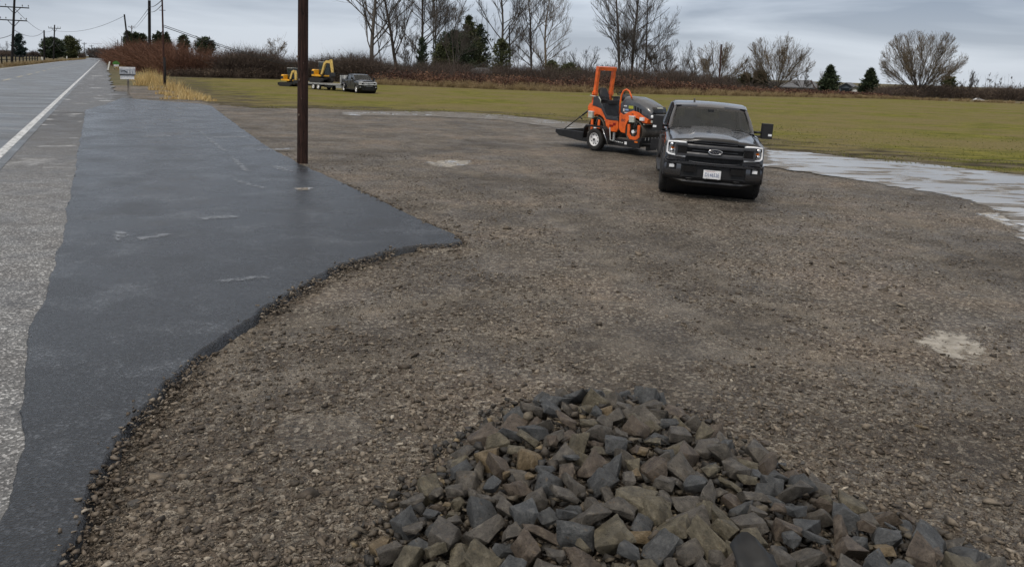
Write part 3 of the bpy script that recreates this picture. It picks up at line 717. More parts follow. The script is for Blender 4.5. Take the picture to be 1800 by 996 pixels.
cc = m.mix(1, cc, m.ramp(m.noise(30, 5, .7, co), [(.35, c3(.7, .7, .7)), (.65, c3(1.25, 1.22, 1.18))]), 'MULTIPLY'); m.set('Base Color', cc); m.bump(m.noise(60, 4, .7, co), .7, .01); M_RUB = m.m
rest = vis[NT:]
nf = 9000; fx_ = rng.uniform(lo[0], hi[0], nf); fy_ = rng.uniform(1.2, hi[1], nf); sd_ = sdist(fx_, fy_, HEAP)
k = (sd_ > -.16) & ((sd_ > .02) | (rng.random(nf) < .35)); fx_, fy_, sd_ = fx_[k], fy_[k], sd_[k]
fs_ = rng.uniform(.014, .045, len(fx_)); fz_ = heap_h(fx_, fy_)*.86-.01+rng.uniform(-.01, .035, len(fx_))*np.clip(sd_*8, 0, 1)
rest = [q for q in rest]
rx = np.array([q[1] for q in rest]+list(fx_)); ry = np.array([q[2] for q in rest]+list(fy_)); rs = np.array([q[3] for q in rest]+list(fs_)); rz = np.concatenate([heap_h(rx[:len(rest)], ry[:len(rest)])+.035 if rest else [], fz_])
tag(scatter('rubble', rx, ry, rz, rs, M_RUB), 'small shade-darkened rubble filling the gaps between the rocks of the heap', 'rubble', kind='stuff')
# torn black sheet end poking out of the heap at the bottom edge
b = MB(); p = surf_at(1322, 985, .12)
secs = []
for i in range(9):
    u = i/8; secs.append([(p[0]-.09+.18*u, p[1]-.10+.05*j+.05*math.sin(u*5)*j/3, p[2]+.02+.055*math.sin(u*2.6+.3)*(j/3)+.012*math.sin(9*u+j)) for j in range(4)])
b.loft(secs); o = b.build('plastic_sheet', simple('black_plastic', c3(.006, .007, .008), .6, grime=.2), solid=.006)
tag(o, 'torn scrap of black plastic poking out of the rocks at the bottom edge', 'plastic scrap')
# a few loose stones lying apart on the lot
for (x, y, wpx, colr, lab) in [(235,880,26,'grey','flat grey stone lying on gravel just right of the asphalt, lower left'), (198,906,22,'grey','grey stone below the flat one near the asphalt edge, lower left'), (458,852,15,'grey','left stone of a pair of grey stones on the bare gravel'),(400,838,17,'brown','brown stone alone on the gravel left of the heap'),(668,737,12,'tan','pale chip on the gravel above the left side of the heap'),(1622,747,20,'tan','pale flat chip on the gravel at the far right'),(1117,693,18,'slate','small blue stone lying just beyond the crest of the heap'),(1411,808,12,'grey','triangular grey stone lone on gravel right of the heap'),(470,695,14,'grey','dark lump of stone in the churned soil at left centre')]:
    p = at(x, y); z = float(ground_z(np.array([p[0]]), np.array([p[1]]))[0]); s = wpx/ppm(p)/2
    o = put_rock((p[0], p[1], z+s*.2), s, colr, x % 22, (0, 0, x % 6), (1.1, .8, .6), lab); o['group'] = 'loose stones lying on the lot'
# ============================================================ TREES, HEDGES, GRASS
class Branches:
    def __init__(s): s.ch = []           # list of (pts (k,3), radii (k,), sides)
    def mesh(s, name, mat, parent):
        Vs = []; Fs = []; base = 0
        groups = {}
        for p, r, n in s.ch: groups.setdefault((len(p), n), []).append((p, r))
        for (k, n), lst in groups.items():
            Pp = np.array([a for a, _ in lst]); Rr = np.array([b for _, b in lst])     # (m,k,3),(m,k)
            T = np.empty_like(Pp); T[:, 1:-1] = Pp[:, 2:]-Pp[:, :-2]; T[:, 0] = Pp[:, 1]-Pp[:, 0]; T[:, -1] = Pp[:, -1]-Pp[:, -2]
            T /= np.linalg.norm(T, axis=2, keepdims=True)+1e-9
            ref = np.zeros_like(T); ref[..., 0] = 1; mk = np.abs(T[..., 0]) > .9; ref[mk] = (0, 1, 0)
            A = np.cross(T, ref); A /= np.linalg.norm(A, axis=2, keepdims=True)+1e-9; B = np.cross(T, A)
            an = np.arange(n)*2*np.pi/n
            W = Pp[:, :, None]+Rr[:, :, None, None]*(A[:, :, None]*np.cos(an)[None, None, :, None]+B[:, :, None]*np.sin(an)[None, None, :, None])
            m_ = len(lst); Vs.append(W.reshape(-1, 3))
            i = np.arange(m_)[:, None, None]*k*n; j = np.arange(k-1)[None, :, None]*n; c = np.arange(n)[None, None, :]; c2 = (c+1) % n
            F = np.stack([i+j+c, i+j+c2, i+j+n+c2, i+j+n+c], -1).reshape(-1, 4)+base; Fs.append(F); base += m_*k*n
        if not Vs: return None
        return np_mesh(name, np.concatenate(Vs), np.concatenate(Fs), mat, parent, smooth=True)
def rdir(d, ang, r):
    d = np.asarray(d, float); a = np.array([1, 0, 0]) if abs(d[0]) < .8 else np.array([0, 1, 0]); u = np.cross(d, a); u /= np.linalg.norm(u); v = np.cross(d, u)
    ph = r.uniform(0, 2*math.pi); return d*math.cos(ang)+(u*math.cos(ph)+v*math.sin(ph))*math.sin(ang)
def walk(p, d, L, r0, r1, n, r, wob, trop):
    p = np.array(p, float); d = np.array(d, float)/np.linalg.norm(d); pts = [p.copy()]; ds = [d.copy()]
    for i in range(n):
        d = d+np.array([r.gauss(0, wob), r.gauss(0, wob), r.gauss(0, wob)+trop/n]); d /= np.linalg.norm(d); p = p+d*L/n; pts.append(p.copy()); ds.append(d.copy())
    return np.array(pts), np.linspace(r0, r1, n+1), ds
def bark(name, a, b):
    m = Mat(name, rough=.85, spec=.15); co = m.co((1, 1, .25)); n = m.noise(9, 5, .7, co); m.set('Base Color', m.ramp(n, [(.35, a), (.65, b)])); m.bump(n, .6, .03); return m.m
BK = {'grey': bark('bark_grey', c3(.055, .048, .042), c3(.13, .115, .10)), 'dark': bark('bark_dark', c3(.028, .023, .020), c3(.07, .06, .052)),
      'red': bark('bark_reddish', c3(.09, .045, .032), c3(.17, .095, .065)), 'buff': bark('bark_buff', c3(.11, .085, .06), c3(.22, .18, .13))}
def bare_tree(name, base, H, R, style, label, cat='bare tree', group='bare winter trees', lean=0.0, bk='grey', tw='grey', seed=1, n1=14, dens=1.0, trunkr=None, zmax=None, low=.25, trunk_r_top=.25):
    """base world xy; H height; R crown radius"""
    r = random.Random(seed); root = empty(name, (base[0], base[1], 0), 0, label, cat, group)
    tr = Branches(); cr = Branches(); q = (trunkr or H*.016)*.85; low *= .45
    tmin = .022
    def twigs(p, d, L, r0, lv):
        n = 4; pts, rs, ds = walk(p, d, L, r0, max(tmin*.6, r0*.35), n, r, .10, .22)
        (tr if lv <= 1 else cr).ch.append((pts, rs, 5 if lv <= 1 else 3))
        if lv >= 4: return
        cnt = {1: 10, 2: 5, 3: 3}[lv]*dens; cnt = int(cnt)+(r.random() < cnt % 1)
        for k in range(cnt):
            t = r.uniform(.22, 1.0)*n; i = min(int(t), n-1); pp = pts[i]+(pts[i+1]-pts[i])*(t-i)
            nd = rdir(ds[i], r.uniform(.30, .70), r); nd[2] += .15; nd /= np.linalg.norm(nd)
            LL = L*r.uniform(.40, .68)*(1.12-.40*t/n)
            e = pp+nd*LL
            if not inside(e): 
                LL *= .6
                if r.random() < .55 or not inside(pp+nd*LL): continue
            twigs(pp, nd, LL, max(tmin*(.8 if lv < 2 else .6), r0*r.uniform(.36, .52)), lv+1)
    if style == 'tall':
        inside = lambda e: ((e[0]-lean*H*.5)**2+e[1]**2) < (R*(1.12 if e[2] > H*.35 else .95))**2 and e[2] < H
        pts, rs, ds = walk((0, 0, -.2), (lean, 0, 1), H*1.0, q, q*.18, 12, r, .035, .08); tr.ch.append((pts, rs, 8))
        for k in range(int(n1*2.1)):
            t = (low+(1-low)*(k+.5)/(n1*2.1))*12; i = min(int(t), 11); pp = pts[i]+(pts[i+1]-pts[i])*(t-i)
            a = r.uniform(0, 6.28); el = r.uniform(.55, .95); nd = np.array([math.cos(a)*math.cos(el), math.sin(a)*math.cos(el), math.sin(el)])
            Lm = min(R*1.35/max(.3, math.cos(el)), H*.5)*(1-.55*max(0, t/12-.35))*(.62+.38*min(1, t/3.2)); twigs(pp, nd, Lm*r.uniform(.7, 1.05), rs[i]*r.uniform(.32, .5), 1)
    elif style == 'multi':      # several trunks from the ground, ascending
        inside = lambda e: e[0]**2+e[1]**2 < (R*1.1)**2 and e[2] < H
        for s_ in range(4):
            a = s_*1.6+r.uniform(-.4, .4); d = np.array([math.cos(a)*.20, math.sin(a)*.20, 1.0])
            pts, rs, ds = walk((math.cos(a)*q*2, math.sin(a)*q*2, -.2), d, H*r.uniform(.85, 1.05), q*r.uniform(.6, .8), q*.12, 12, r, .05, .1); tr.ch.append((pts, rs, 8))
            for k in range(int(n1*.7)):
                t = r.uniform(.2, 1)*12; i = min(int(t), 11); pp = pts[i]+(pts[i+1]-pts[i])*(t-i)
                twigs(pp, rdir(ds[i], r.uniform(.4, .95), r)+np.array([0, 0, .25]), R*r.uniform(.5, 1.0), rs[i]*.45, 1)
    else:                       # 'fan': short bole, many limbs spreading to a rounded crown
        zc = H*.56; rz_ = H-zc
        def inside(e):
            zz = (e[2]-zc)/(rz_*1.03) if e[2] > zc else (e[2]-zc)/(zc*1.0)
            return e[0]**2/R**2+e[1]**2/R**2+zz*zz < 1.02 and e[2] > .4
        bh = H*(.07 if style == 'fan' else .15); pts, rs, ds = walk((0, 0, -.2), (lean, 0, 1), bh+.2, q*1.25, q, 3, r, .03, 0); tr.ch.append((pts, rs, 9)); top = pts[-1]
        for k in range(n1):
            a = k*2.39996+r.uniform(-.3, .3); u = (k+.5)/n1; pol = math.acos(1-u*(1-math.cos(1.25)))
            nd = np.array([math.sin(pol)*math.cos(a), math.sin(pol)*math.sin(a), math.cos(pol)+.05]); nd /= np.linalg.norm(nd)
            Lm = .1
            while inside(top+nd*Lm+np.array([0, 0, .06*Lm])) and Lm < H*1.4: Lm += .15
            Lm *= r.uniform(.86, 1.0); n = 9
            pts, rs, ds = walk(top-nd*.05, nd, Lm, q*r.uniform(.36, .55), tmin, n, r, .055, .12); tr.ch.append((pts, rs, 6))
            for j in range(int(17*dens)):
                t = r.uniform(.22, 1.0)*n; i = min(int(t), n-1); pp = pts[i]+(pts[i+1]-pts[i])*(t-i)
                nd = rdir(ds[i], r.uniform(.18, .50), r)+np.array([0, 0, .06]); LL = Lm*r.uniform(.26, .55)*(1.2-.6*t/n); 
                if not inside(pp+nd*LL): LL *= .6
                twigs(pp, nd, LL, max(tmin*1.2, rs[i]*.5), 2)
    tr.mesh('trunk', BK[bk], root); cr.mesh('crown', BK[tw], root)
    return root
def leaf_mat(name, a, b, c, rough=.7):
    m = Mat(name, rough=rough, spec=.2); t = m.attr('tint'); m.set('Base Color', m.ramp(t, [(0, a), (.5, b), (1, c)])); return m.m
def tri_cloud(P0, D, Ln, Wd, tint, name, mat, parent=None):
    """thin leaf/needle/blade triangles: base P0, direction D, length, width"""
    n = len(P0); rn = rng.normal(size=(n, 3)); S = np.cross(D, rn); S /= np.linalg.norm(S, axis=1, keepdims=True)+1e-9
    V = np.stack([P0-S*Wd[:, None]/2, P0+S*Wd[:, None]/2, P0+D*Ln[:, None]], 1).reshape(-1, 3)
    F = np.arange(3*n).reshape(-1, 3)
    return np_mesh(name, V, F, mat, parent, attr={'tint': np.repeat(tint, 3)})
def unit(a): return a/(np.linalg.norm(a, axis=1, keepdims=True)+1e-9)
LM = {'pine': leaf_mat('needles_dark', c3(.014, .022, .012), c3(.036, .052, .027), c3(.080, .098, .050)),
      'blue': leaf_mat('needles_blue', c3(.014, .026, .024), c3(.026, .046, .042), c3(.05, .075, .065)),
      'olive': leaf_mat('needles_olive', c3(.025, .032, .015), c3(.065, .075, .032), c3(.13, .135, .06)),
      'willow': leaf_mat('yellow_buds', c3(.10, .085, .035), c3(.19, .16, .065), c3(.28, .24, .11))}
def evergreen(name, base, H, R, label, shape='cone', n=5000, mat='pine', seed=1, cat='evergreen tree', group='evergreen trees along the far edge', z0=.04, lumps=.35, leaf=.34, trunk=True):
    """trunk with limbs, each limb carrying sprays of needle clumps"""
    g = np.random.default_rng(seed); root = empty(name, (base[0], base[1], 0), 0, label, cat, group)
    prof = {'cone': lambda z: (1-z)**.8*(.45+.55*np.clip(z*7, 0, 1)), 'round': lambda z: np.sqrt(np.clip(1-(2*z-.95)**2/1.12, 0, 1)), 'column': lambda z: np.clip((1-z)*3.2, 0, 1)**.5*(.75+.25*np.clip(z*4, 0, 1)), 'oval': lambda z: np.sin(np.pi*np.clip(z*.86+.12, 0, 1))**.6}[shape]
    nl = int(90+60*lumps); zt = g.random(nl)**.9; az = g.uniform(0, 2*np.pi, nl)
    rt = R*prof(zt)*(1-lumps*.45+lumps*.75*g.random(nl))
    up = {'cone': .35, 'round': .35, 'column': 1.3, 'oval': .6}[shape]
    tip = np.stack([rt*np.cos(az), rt*np.sin(az), H*(z0+(1-z0)*zt)], 1)
    st = np.stack([np.zeros(nl), np.zeros(nl), np.maximum(H*.03, tip[:, 2]-rt*up-H*.02)], 1)
    k = g.integers(0, nl, n); u = 1-g.random(n)**1.5*.85
    p = st[k]+(tip-st)[k]*u[:, None]; p[:, 2] += rt[k]*.12*np.sin(u*3.1)
    sp = (.06+.13*rt[k]/R)*R*(1.15-u*.55); p += g.normal(0, 1, (n, 3))*sp[:, None]*np.array([1, 1, .62])
    p[:, 2] = np.clip(p[:, 2], .05, H*1.02)
    d = unit((tip-st)[k]*.5/R+np.stack([g.normal(0, .6, n), g.normal(0, .6, n), g.normal(.25, .5, n)], 1))
    leaf = max(leaf, H*.028); sc = leaf*g.uniform(.5, 1.25, n); lt = g.normal(0, .16, nl)
    tri_cloud(p, d, sc*1.5, sc*.62, np.clip(.42+lt[k]+g.normal(0, .16, n), 0, 1), 'crown', LM[mat], root)
    if trunk:
        b = Branches(); r = random.Random(seed); pts, rs, ds = walk((0, 0, -.2), (0, 0, 1), H*.93, H*.022, .03, 5, r, .01, 0); b.ch.append((pts, rs, 7))
        for i in range(nl): b.ch.append((np.array([st[i], (st[i]+tip[i])/2+[0, 0, -.03*H], tip[i]]), np.array([H*.006, H*.004, H*.002]), 4))
        b.mesh('trunk', BK['dark'], root)
    return root
def place(x, yb, yt, wpx):
    """foot, height and crown radius of something seen at column x from row yb to row yt, wpx wide"""
    p = at(x, yb); return p[:2], hgt(x, yt, p), wpx/ppm(p)/2

# ---- bare trees behind the hedge, left to right:  x, base row, top row, crown width px, style, options
BT = [
 (655, 136, -165, 150, 'tall', dict(lean=-.07, low=.22, n1=12, bk='grey', seed=3), 'tall bare tree with a pale trunk leaning left, farthest left of the big trees'),
 (674, 134, -60, 60, 'tall', dict(lean=-.20, low=.3, n1=6, bk='dark', seed=4, trunkr=.16), 'thin bare sapling leaning left just right of the pale-trunked tree'),
 (698, 134, -110, 95, 'tall', dict(lean=-.06, low=.28, n1=11, bk='dark', seed=5), 'slim dark bare tree that forks low, between the leaning tree and the ivy trunk'),
 (712, 134, -70, 44, 'tall', dict(lean=-.02, low=.35, n1=6, bk='dark', seed=6, trunkr=.13), 'very thin straight bare tree left of the ivy-wrapped trunk'),
 (741, 137, -120, 100, 'tall', dict(lean=.0, low=.30, n1=13, bk='dark', seed=7, trunkr=.42), 'bare tree with its lower trunk wrapped in thick dark ivy'),
 (768, 137, -75, 170, 'multi', dict(n1=13, bk='grey', seed=8, trunkr=.32), 'wide many-stemmed bare tree fanning out to the right above the dark evergreens'),
 (880, 138, -70, 95, 'tall', dict(low=.22, n1=12, bk='grey', seed=9), 'pale bare tree rising out of the twiggy evergreen column'),
 (934, 142, -60, 92, 'tall', dict(low=.26, n1=13, bk='dark', seed=10, trunkr=.36), 'bare tree with a stout dark trunk, left of the last pair before the gap'),
 (959, 143, -35, 78, 'tall', dict(lean=.03, low=.25, n1=11, bk='buff', tw='buff', seed=12), 'pale brown fine-twigged bare tree at the right of the pair before the gap'),
 (1088, 150, -120, 110, 'tall', dict(lean=-.01, low=.22, n1=13, bk='grey', seed=13, trunkr=.40), 'tall bare tree with a mossy straight trunk, left stem of the group behind the roller'),
 (1108, 151, -150, 100, 'tall', dict(lean=.02, low=.26, n1=13, bk='dark', seed=14, trunkr=.38), 'tall dark bare tree in the middle of the group behind the roller'),
 (1130, 151, -80, 95, 'tall', dict(lean=.05, low=.22, n1=11, bk='dark', seed=15, trunkr=.28), 'tall bare tree with crooked limbs, right stem of the group behind the roller'),
 (1118, 150, 10, 70, 'tall', dict(lean=.0, low=.2, n1=7, bk='dark', seed=16, trunkr=.16), 'thin bare tree squeezed between the tall stems behind the roller'),
 (1030, 150, 78, 74, 'dome', dict(n1=9, bk='dark', tw='dark', seed=17, dens=.75), 'small dark round-headed bare tree just left of the roller hoop'),
 (1066, 150, 95, 40, 'dome', dict(n1=6, bk='dark', tw='dark', seed=18, dens=.7), 'low dark bare tree seen through the roller hoop'),
 (1163, 152, 62, 78, 'dome', dict(n1=9, bk='grey', seed=19, dens=.8), 'low spreading bare tree right of the tall group'),
 (1194, 154, 70, 88, 'fan', dict(n1=9, bk='dark', seed=20, dens=.8, lean=.1), 'bare tree with dark arching limbs left of the tall thin pole'),
 (1262, 159, 70, 104, 'fan', dict(n1=13, bk='grey', tw='buff', seed=21, dens=.95), 'round bare tree with pale twigs standing behind the tall thin pole'),
 (1364, 163, 60, 126, 'fan', dict(n1=18, bk='grey', tw='buff', seed=22, dens=1.0), 'broad dome-shaped bare tree above the grey-roofed house'),
 (1613, 172, 50, 140, 'fan', dict(n1=24, bk='dark', tw='buff', seed=23, dens=1.1), 'large lone fan-shaped willow standing at the right of the field'),
 (486, 132, 66, 36, 'tall', dict(low=.45, n1=6, bk='buff', tw='buff', seed=24, trunkr=.08), 'small pale bare tree sticking up from the brown thicket left of the big pole'),
 (1436, 164, 118, 24, 'dome', dict(n1=5, bk='red', tw='red', seed=25, dens=.7), 'reddish bare shrub-like tree beside the dark pine near the sheds'),
 (1305, 160, 112, 44, 'dome', dict(n1=6, bk='grey', seed=26, dens=.6), 'small thin bare tree between the two dome-shaped trees'),
 (610, 138, 92, 46, 'dome', dict(n1=7, bk='dark', tw='grey', seed=41, dens=.9), 'low greyish bare tree over the thicket behind the yellow boom'),
 (720, 140, 60, 60, 'multi', dict(n1=8, bk='dark', seed=42, trunkr=.12), 'thin many-stemmed bare tree between the forked tree and the ivy trunk'),
 (800, 142, 10, 90, 'multi', dict(n1=9, bk='grey', seed=43, trunkr=.2), 'wispy bare tree rising behind the dense dark evergreens'),
 (905, 142, 48, 60, 'multi', dict(n1=7, bk='grey', seed=44, trunkr=.1), 'thin bushy bare tree between the narrow evergreen clump and the stout trunk'),
 (946, 145, 78, 50, 'dome', dict(n1=7, bk='dark', seed=45, dens=.8), 'low bare tree between the stout dark trunk and the pale one'),
 (985, 147, 88, 54, 'dome', dict(n1=7, bk='grey', seed=46, dens=.8), 'low grey bare tree over the olive bushes'),
 (1100, 151, 50, 90, 'multi', dict(n1=10, bk='dark', seed=47, trunkr=.14), 'bushy bare tree filling the foot of the tall group behind the roller'),
 (1145, 153, 78, 70, 'multi', dict(n1=9, bk='dark', seed=48, trunkr=.14), 'dark spreading bare tree at the right foot of the tall group'),
 (1228, 157, 92, 60, 'dome', dict(n1=9, bk='grey', tw='grey', seed=49, dens=.9), 'low bare tree left of the thin leaning pole'),
 (1320, 161, 95, 50, 'dome', dict(n1=8, bk='grey', tw='buff', seed=50, dens=.9), 'small bare tree touching the left side of the broad dome-shaped one'),
 (1410, 163, 118, 34, 'dome', dict(n1=6, bk='dark', seed=51, dens=.9), 'small bare tree above the right end of the grey-roofed house'),
 (1700, 173, 120, 30, 'dome', dict(n1=7, bk='dark', seed=52, dens=.9), 'low rounded bare tree right of the big willow'),
 (1712, 172, 130, 24, 'multi', dict(n1=5, bk='dark', seed=1712, trunkr=.07, dens=.7), 'small wind-bent bare tree first right of the big willow'),
 (1735, 172, 128, 16, 'multi', dict(n1=5, bk='dark', seed=1735, trunkr=.07, dens=.7), 'slim wind-bent bare tree second right of the big willow'),
 (1750, 172, 131, 16, 'multi', dict(n1=5, bk='dark', seed=1750, trunkr=.07, dens=.7), 'slim wind-bent bare tree third right of the big willow'),
 (1766, 173, 133, 14, 'multi', dict(n1=5, bk='dark', seed=1766, trunkr=.07, dens=.7), 'slim bare tree fourth right of the big willow'),
 (1785, 174, 136, 12, 'multi', dict(n1=5, bk='dark', seed=1785, trunkr=.07, dens=.7), 'thin bare tree nearest the right edge of the picture'),
 (12, 101, 72, 34, 'dome', dict(n1=6, bk='dark', tw='dark', seed=33, dens=.7), 'low dark bare tree at the far left edge behind the utility pole')]
for (x, yb, yt, wpx, st, op, lab) in BT:
    p, H, R = place(x, yb, yt, wpx); bare_tree('bare_tree', p, H, R, st, lab, **op)
# yellow-brown buds give the willow its pale crown
# ---- evergreens
EV = [
 (35, 101.5, 61, 21, 'oval', 'blue', 3500, 'evergreen_tree', 'smooth blue-green conical evergreen beside the leftmost utility pole', dict(lumps=.1, leaf=.8)),
 (94, 103, 68, 36, 'round', 'pine', 4500, 'evergreen_tree', 'dark round-topped evergreen behind the second pair of roadside poles', dict(lumps=.35, leaf=1.1)),
 (124, 103, 65, 30, 'oval', 'olive', 4500, 'evergreen_tree', 'brownish domed evergreen behind the third crossarm pole', dict(lumps=.3, leaf=1.1)),
 (227, 110, 56, 16, 'round', 'pine', 1800, 'pine_tree', 'dark pine top showing above the red thicket beside the leaning pole', dict(leaf=.7, z0=.45)),
 (240, 110.5, 58, 16, 'round', 'pine', 1800, 'pine_tree', 'second dark pine top above the red thicket, right of the leaning pole', dict(leaf=.7, z0=.45)),
 (252, 111, 61, 16, 'round', 'pine', 1800, 'pine_tree', 'third dark pine top above the red thicket, left of the thick black pole', dict(leaf=.7, z0=.45)),
 (280, 112, 57, 22, 'round', 'pine', 2200, 'pine_tree', 'rounded dark pine between the thick black pole and the stubbed pole', dict(leaf=.7, z0=.4)),
 (294, 112.5, 58, 20, 'cone', 'pine', 2200, 'pine_tree', 'ragged dark pine just right of the stubbed pole', dict(leaf=.7, z0=.4, lumps=.7)),
 (324, 113, 63, 20, 'round', 'pine', 2200, 'pine_tree', 'small dark pine standing alone above the right part of the red thicket', dict(leaf=.7, z0=.4)),
 (361, 115, 67, 34, 'round', 'pine', 2600, 'pine_tree', 'broad dark pine at the right end of the red thicket', dict(leaf=.8, z0=.4)),
 (796, 139, 56, 76, 'round', 'pine', 9000, 'evergreen_tree', 'dense dark evergreen mound left of the feathery evergreen', dict(lumps=.5, leaf=.42)),
 (822, 139, 30, 84, 'cone', 'olive', 9500, 'evergreen_tree', 'tall feathery evergreen with a ragged pointed top', dict(lumps=.95, leaf=.42)),
 (842, 139, 44, 34, 'column', 'pine', 5000, 'evergreen_tree', 'upright dark evergreen spire at the right of the feathery one', dict(lumps=.8, leaf=.40)),
 (779, 140, 75, 34, 'round', 'olive', 3500, 'evergreen_tree', 'lower yellow-green evergreen in front of the dense mound', dict(lumps=.6, leaf=.42)),
 (741, 141, 66, 19, 'column', 'pine', 2600, 'ivy_column', 'short stump-like column of dark ivy on the trunk left of the evergreens', dict(lumps=.3, leaf=.3, trunk=False)),
 (880, 146, 70, 34, 'column', 'olive', 3500, 'evergreen_tree', 'twiggy narrow evergreen clump standing in front of the hedge', dict(lumps=.6, leaf=.35)),
 (1000, 150, 112, 34, 'round', 'olive', 2500, 'evergreen_shrub', 'grey-green rounded bush left of the small dark bare tree', dict(lumps=.5, leaf=.35)),
 (970, 149, 108, 30, 'round', 'olive', 2000, 'evergreen_shrub', 'low olive bush behind the red-roofed shed', dict(lumps=.6, leaf=.35)),
 (1309, 160, 130, 24, 'round', 'olive', 2200, 'evergreen_shrub', 'grey-green bush left of the dark square bush by the house', dict(lumps=.4, leaf=.35)),
 (1335, 161, 125, 26, 'round', 'pine', 3200, 'evergreen_shrub', 'dark bushy evergreen just left of the broad dome-shaped tree', dict(lumps=.4, leaf=.35)),
 (1456, 165, 117, 40, 'cone', 'pine', 5200, 'pine_tree', 'dark pine with a ragged outline between the house and the blue shed', dict(lumps=.9, leaf=.40)),
 (1527, 167, 122, 40, 'cone', 'pine', 6500, 'pine_tree', 'compact dark egg-shaped pine standing alone right of the shed', dict(lumps=.3, leaf=.38)),
 (1665, 172, 135, 24, 'round', 'olive', 1800, 'evergreen_shrub', 'dim bush behind the right side of the big willow', dict(lumps=.6, leaf=.4)),
]
for (x, yb, yt, wpx, sh, mt, n, nm, lab, op) in EV:
    p, H, R = place(x, yb, yt, wpx); evergreen(nm, p, H, R, lab, sh, n, mt, seed=int(x), cat='shrub' if 'shrub' in nm else ('ivy' if 'ivy' in nm else 'evergreen tree'), **op)

# ---- hedges and thickets (uncountable growth)
def profile(line, x): return np.interp(x, [q[0] for q in line], [q[1] for q in line])
def growth(name, label, cat, base, top, depth, nshrub, stems, leaves, smat, lmat, leafsz, seed, stemw=.035, rfac=.55, bushy=.6, tmul=None, hvar=(.62, 1.05)):
    g = np.random.default_rng(seed); x0, x1 = base[0][0], base[-1][0]
    # sample evenly in ground length
    xx = np.linspace(x0, x1, 400); gp = np.array([at(x, profile(base, x))[:2] for x in xx]); cum = np.r_[0, np.cumsum(np.hypot(*np.diff(gp, axis=0).T))]
    lens = g.uniform(0, cum[-1]**.75, nshrub)**(1/.75) if depth < 0 else g.uniform(0, cum[-1], nshrub)
    sx_ = np.interp(lens, cum, xx); dp = g.random(nshrub)**1.4*abs(depth)
    SP = []; SDir = []; SL = []; SW = []; ST = []; LP = []; LD = []; LS = []; LT = []
    for x, dd in zip(sx_, dp):
        p = at(x, profile(base, x))[:2]; dist = math.hypot(*p); p = p*(1+dd/dist)
        H = hgt(x, profile(top, x), p)*g.uniform(*hvar); R = H*rfac*g.uniform(.7, 1.3); ns = max(4, int(stems*g.uniform(.6, 1.2)))
        t = g.uniform(0, 1); a = g.uniform(0, 2*np.pi, ns); el = np.clip(g.normal(1.15, .30, ns), .15, 1.55); ln = H*g.uniform(.5, 1.05, ns)/np.maximum(.45, np.sin(el))*.92
        b = np.stack([p[0]+R*.35*g.normal(size=ns), p[1]+R*.35*g.normal(size=ns), np.zeros(ns)], 1)
        d = np.stack([np.cos(a)*np.cos(el), np.sin(a)*np.cos(el), np.sin(el)], 1)
        SP.append(b); SDir.append(d); SL.append(ln); SW.append(np.full(ns, stemw*max(.6, H/3))); ST.append(np.clip(t*.6+.2+g.normal(0, .15, ns), 0, 1))
        # side twigs
        k = g.integers(0, ns, ns*2); u = g.uniform(.35, .95, ns*2)
        bb = b[k]+d[k]*(ln[k]*u)[:, None]; d2 = unit(d[k]+g.normal(0, .45, (ns*2, 3)))
        SP.append(bb); SDir.append(d2); SL.append(ln[k]*.35*g.uniform(.5, 1.1, ns*2)); SW.append(np.full(ns*2, stemw*.6*max(.6, H/3))); ST.append(np.clip(t*.6+.2+g.normal(0, .15, ns*2), 0, 1))
        nl = int(leaves*g.uniform(.3, 1.4))
        if nl:
            k = g.integers(0, ns, nl); u = g.uniform(.15, 1.0, nl); LP.append(b[k]+d[k]*(ln[k]*u)[:, None]+g.normal(0, .12, (nl, 3))); LD.append(unit(g.normal(0, 1, (nl, 3)))); LS.append(leafsz*g.uniform(.5, 1.4, nl)); LT.append(np.clip(t*.7+.15+g.normal(0, .14, nl), 0, 1))
    c = np.concatenate
    P0 = c(SP); D0 = c(SDir); L0 = c(SL); W0 = c(SW); T0 = c(ST); n1_ = len(P0); mi = np.zeros(n1_)
    if LP:
        P0 = c([P0]+LP); D0 = c([D0]+LD); L0 = c([L0]+LS); W0 = c([W0]+[q*.8 for q in LS]); T0 = c([T0]+LT); mi = np.r_[mi, np.ones(len(P0)-n1_)]
    P0[:, 2] = np.maximum(P0[:, 2], 0)
    o = tri_cloud(P0, D0, L0, W0, T0, name, smat)
    o.data.materials.append(lmat); o.data.polygons.foreach_set('material_index', mi.astype(np.int32)); return tag(o, label, cat, kind='stuff')
TM = {'redstem': leaf_mat('willow_stems_red', c3(.060, .030, .020), c3(.125, .060, .038), c3(.20, .105, .065)),
      'brownstem': leaf_mat('stems_brown', c3(.035, .026, .022), c3(.075, .056, .046), c3(.13, .10, .08)),
      'bramble': leaf_mat('bramble_leaves', c3(.035, .018, .015), c3(.100, .048, .032), c3(.22, .125, .075)),
      'brown': leaf_mat('dead_leaves', c3(.04, .028, .020), c3(.08, .058, .042), c3(.13, .10, .07)),
      'gold': leaf_mat('dry_grass_gold', c3(.30, .20, .075), c3(.55, .40, .17), c3(.72, .58, .31)),
      'tan': leaf_mat('dry_grass_tan', c3(.13, .092, .045), c3(.27, .20, .105), c3(.42, .33, .19)),
      'far': leaf_mat('far_wood', c3(.035, .034, .036), c3(.062, .060, .060), c3(.10, .095, .09)),
      'grass': leaf_mat('short_grass', c3(.060, .068, .014), c3(.12, .13, .028), c3(.20, .19, .055))}
growth('thicket', 'tall rust-red willow thicket behind the roadside poles', 'thicket', [(192,112),(215,117),(250,124),(300,134),(430,136)], [(192,101),(200,93),(215,83),(235,76),(262,71),(300,70),(345,76),(400,86),(430,94)], 14, 420, 190, 120, TM['redstem'], TM['bramble'], .16, 1, .04, .38)
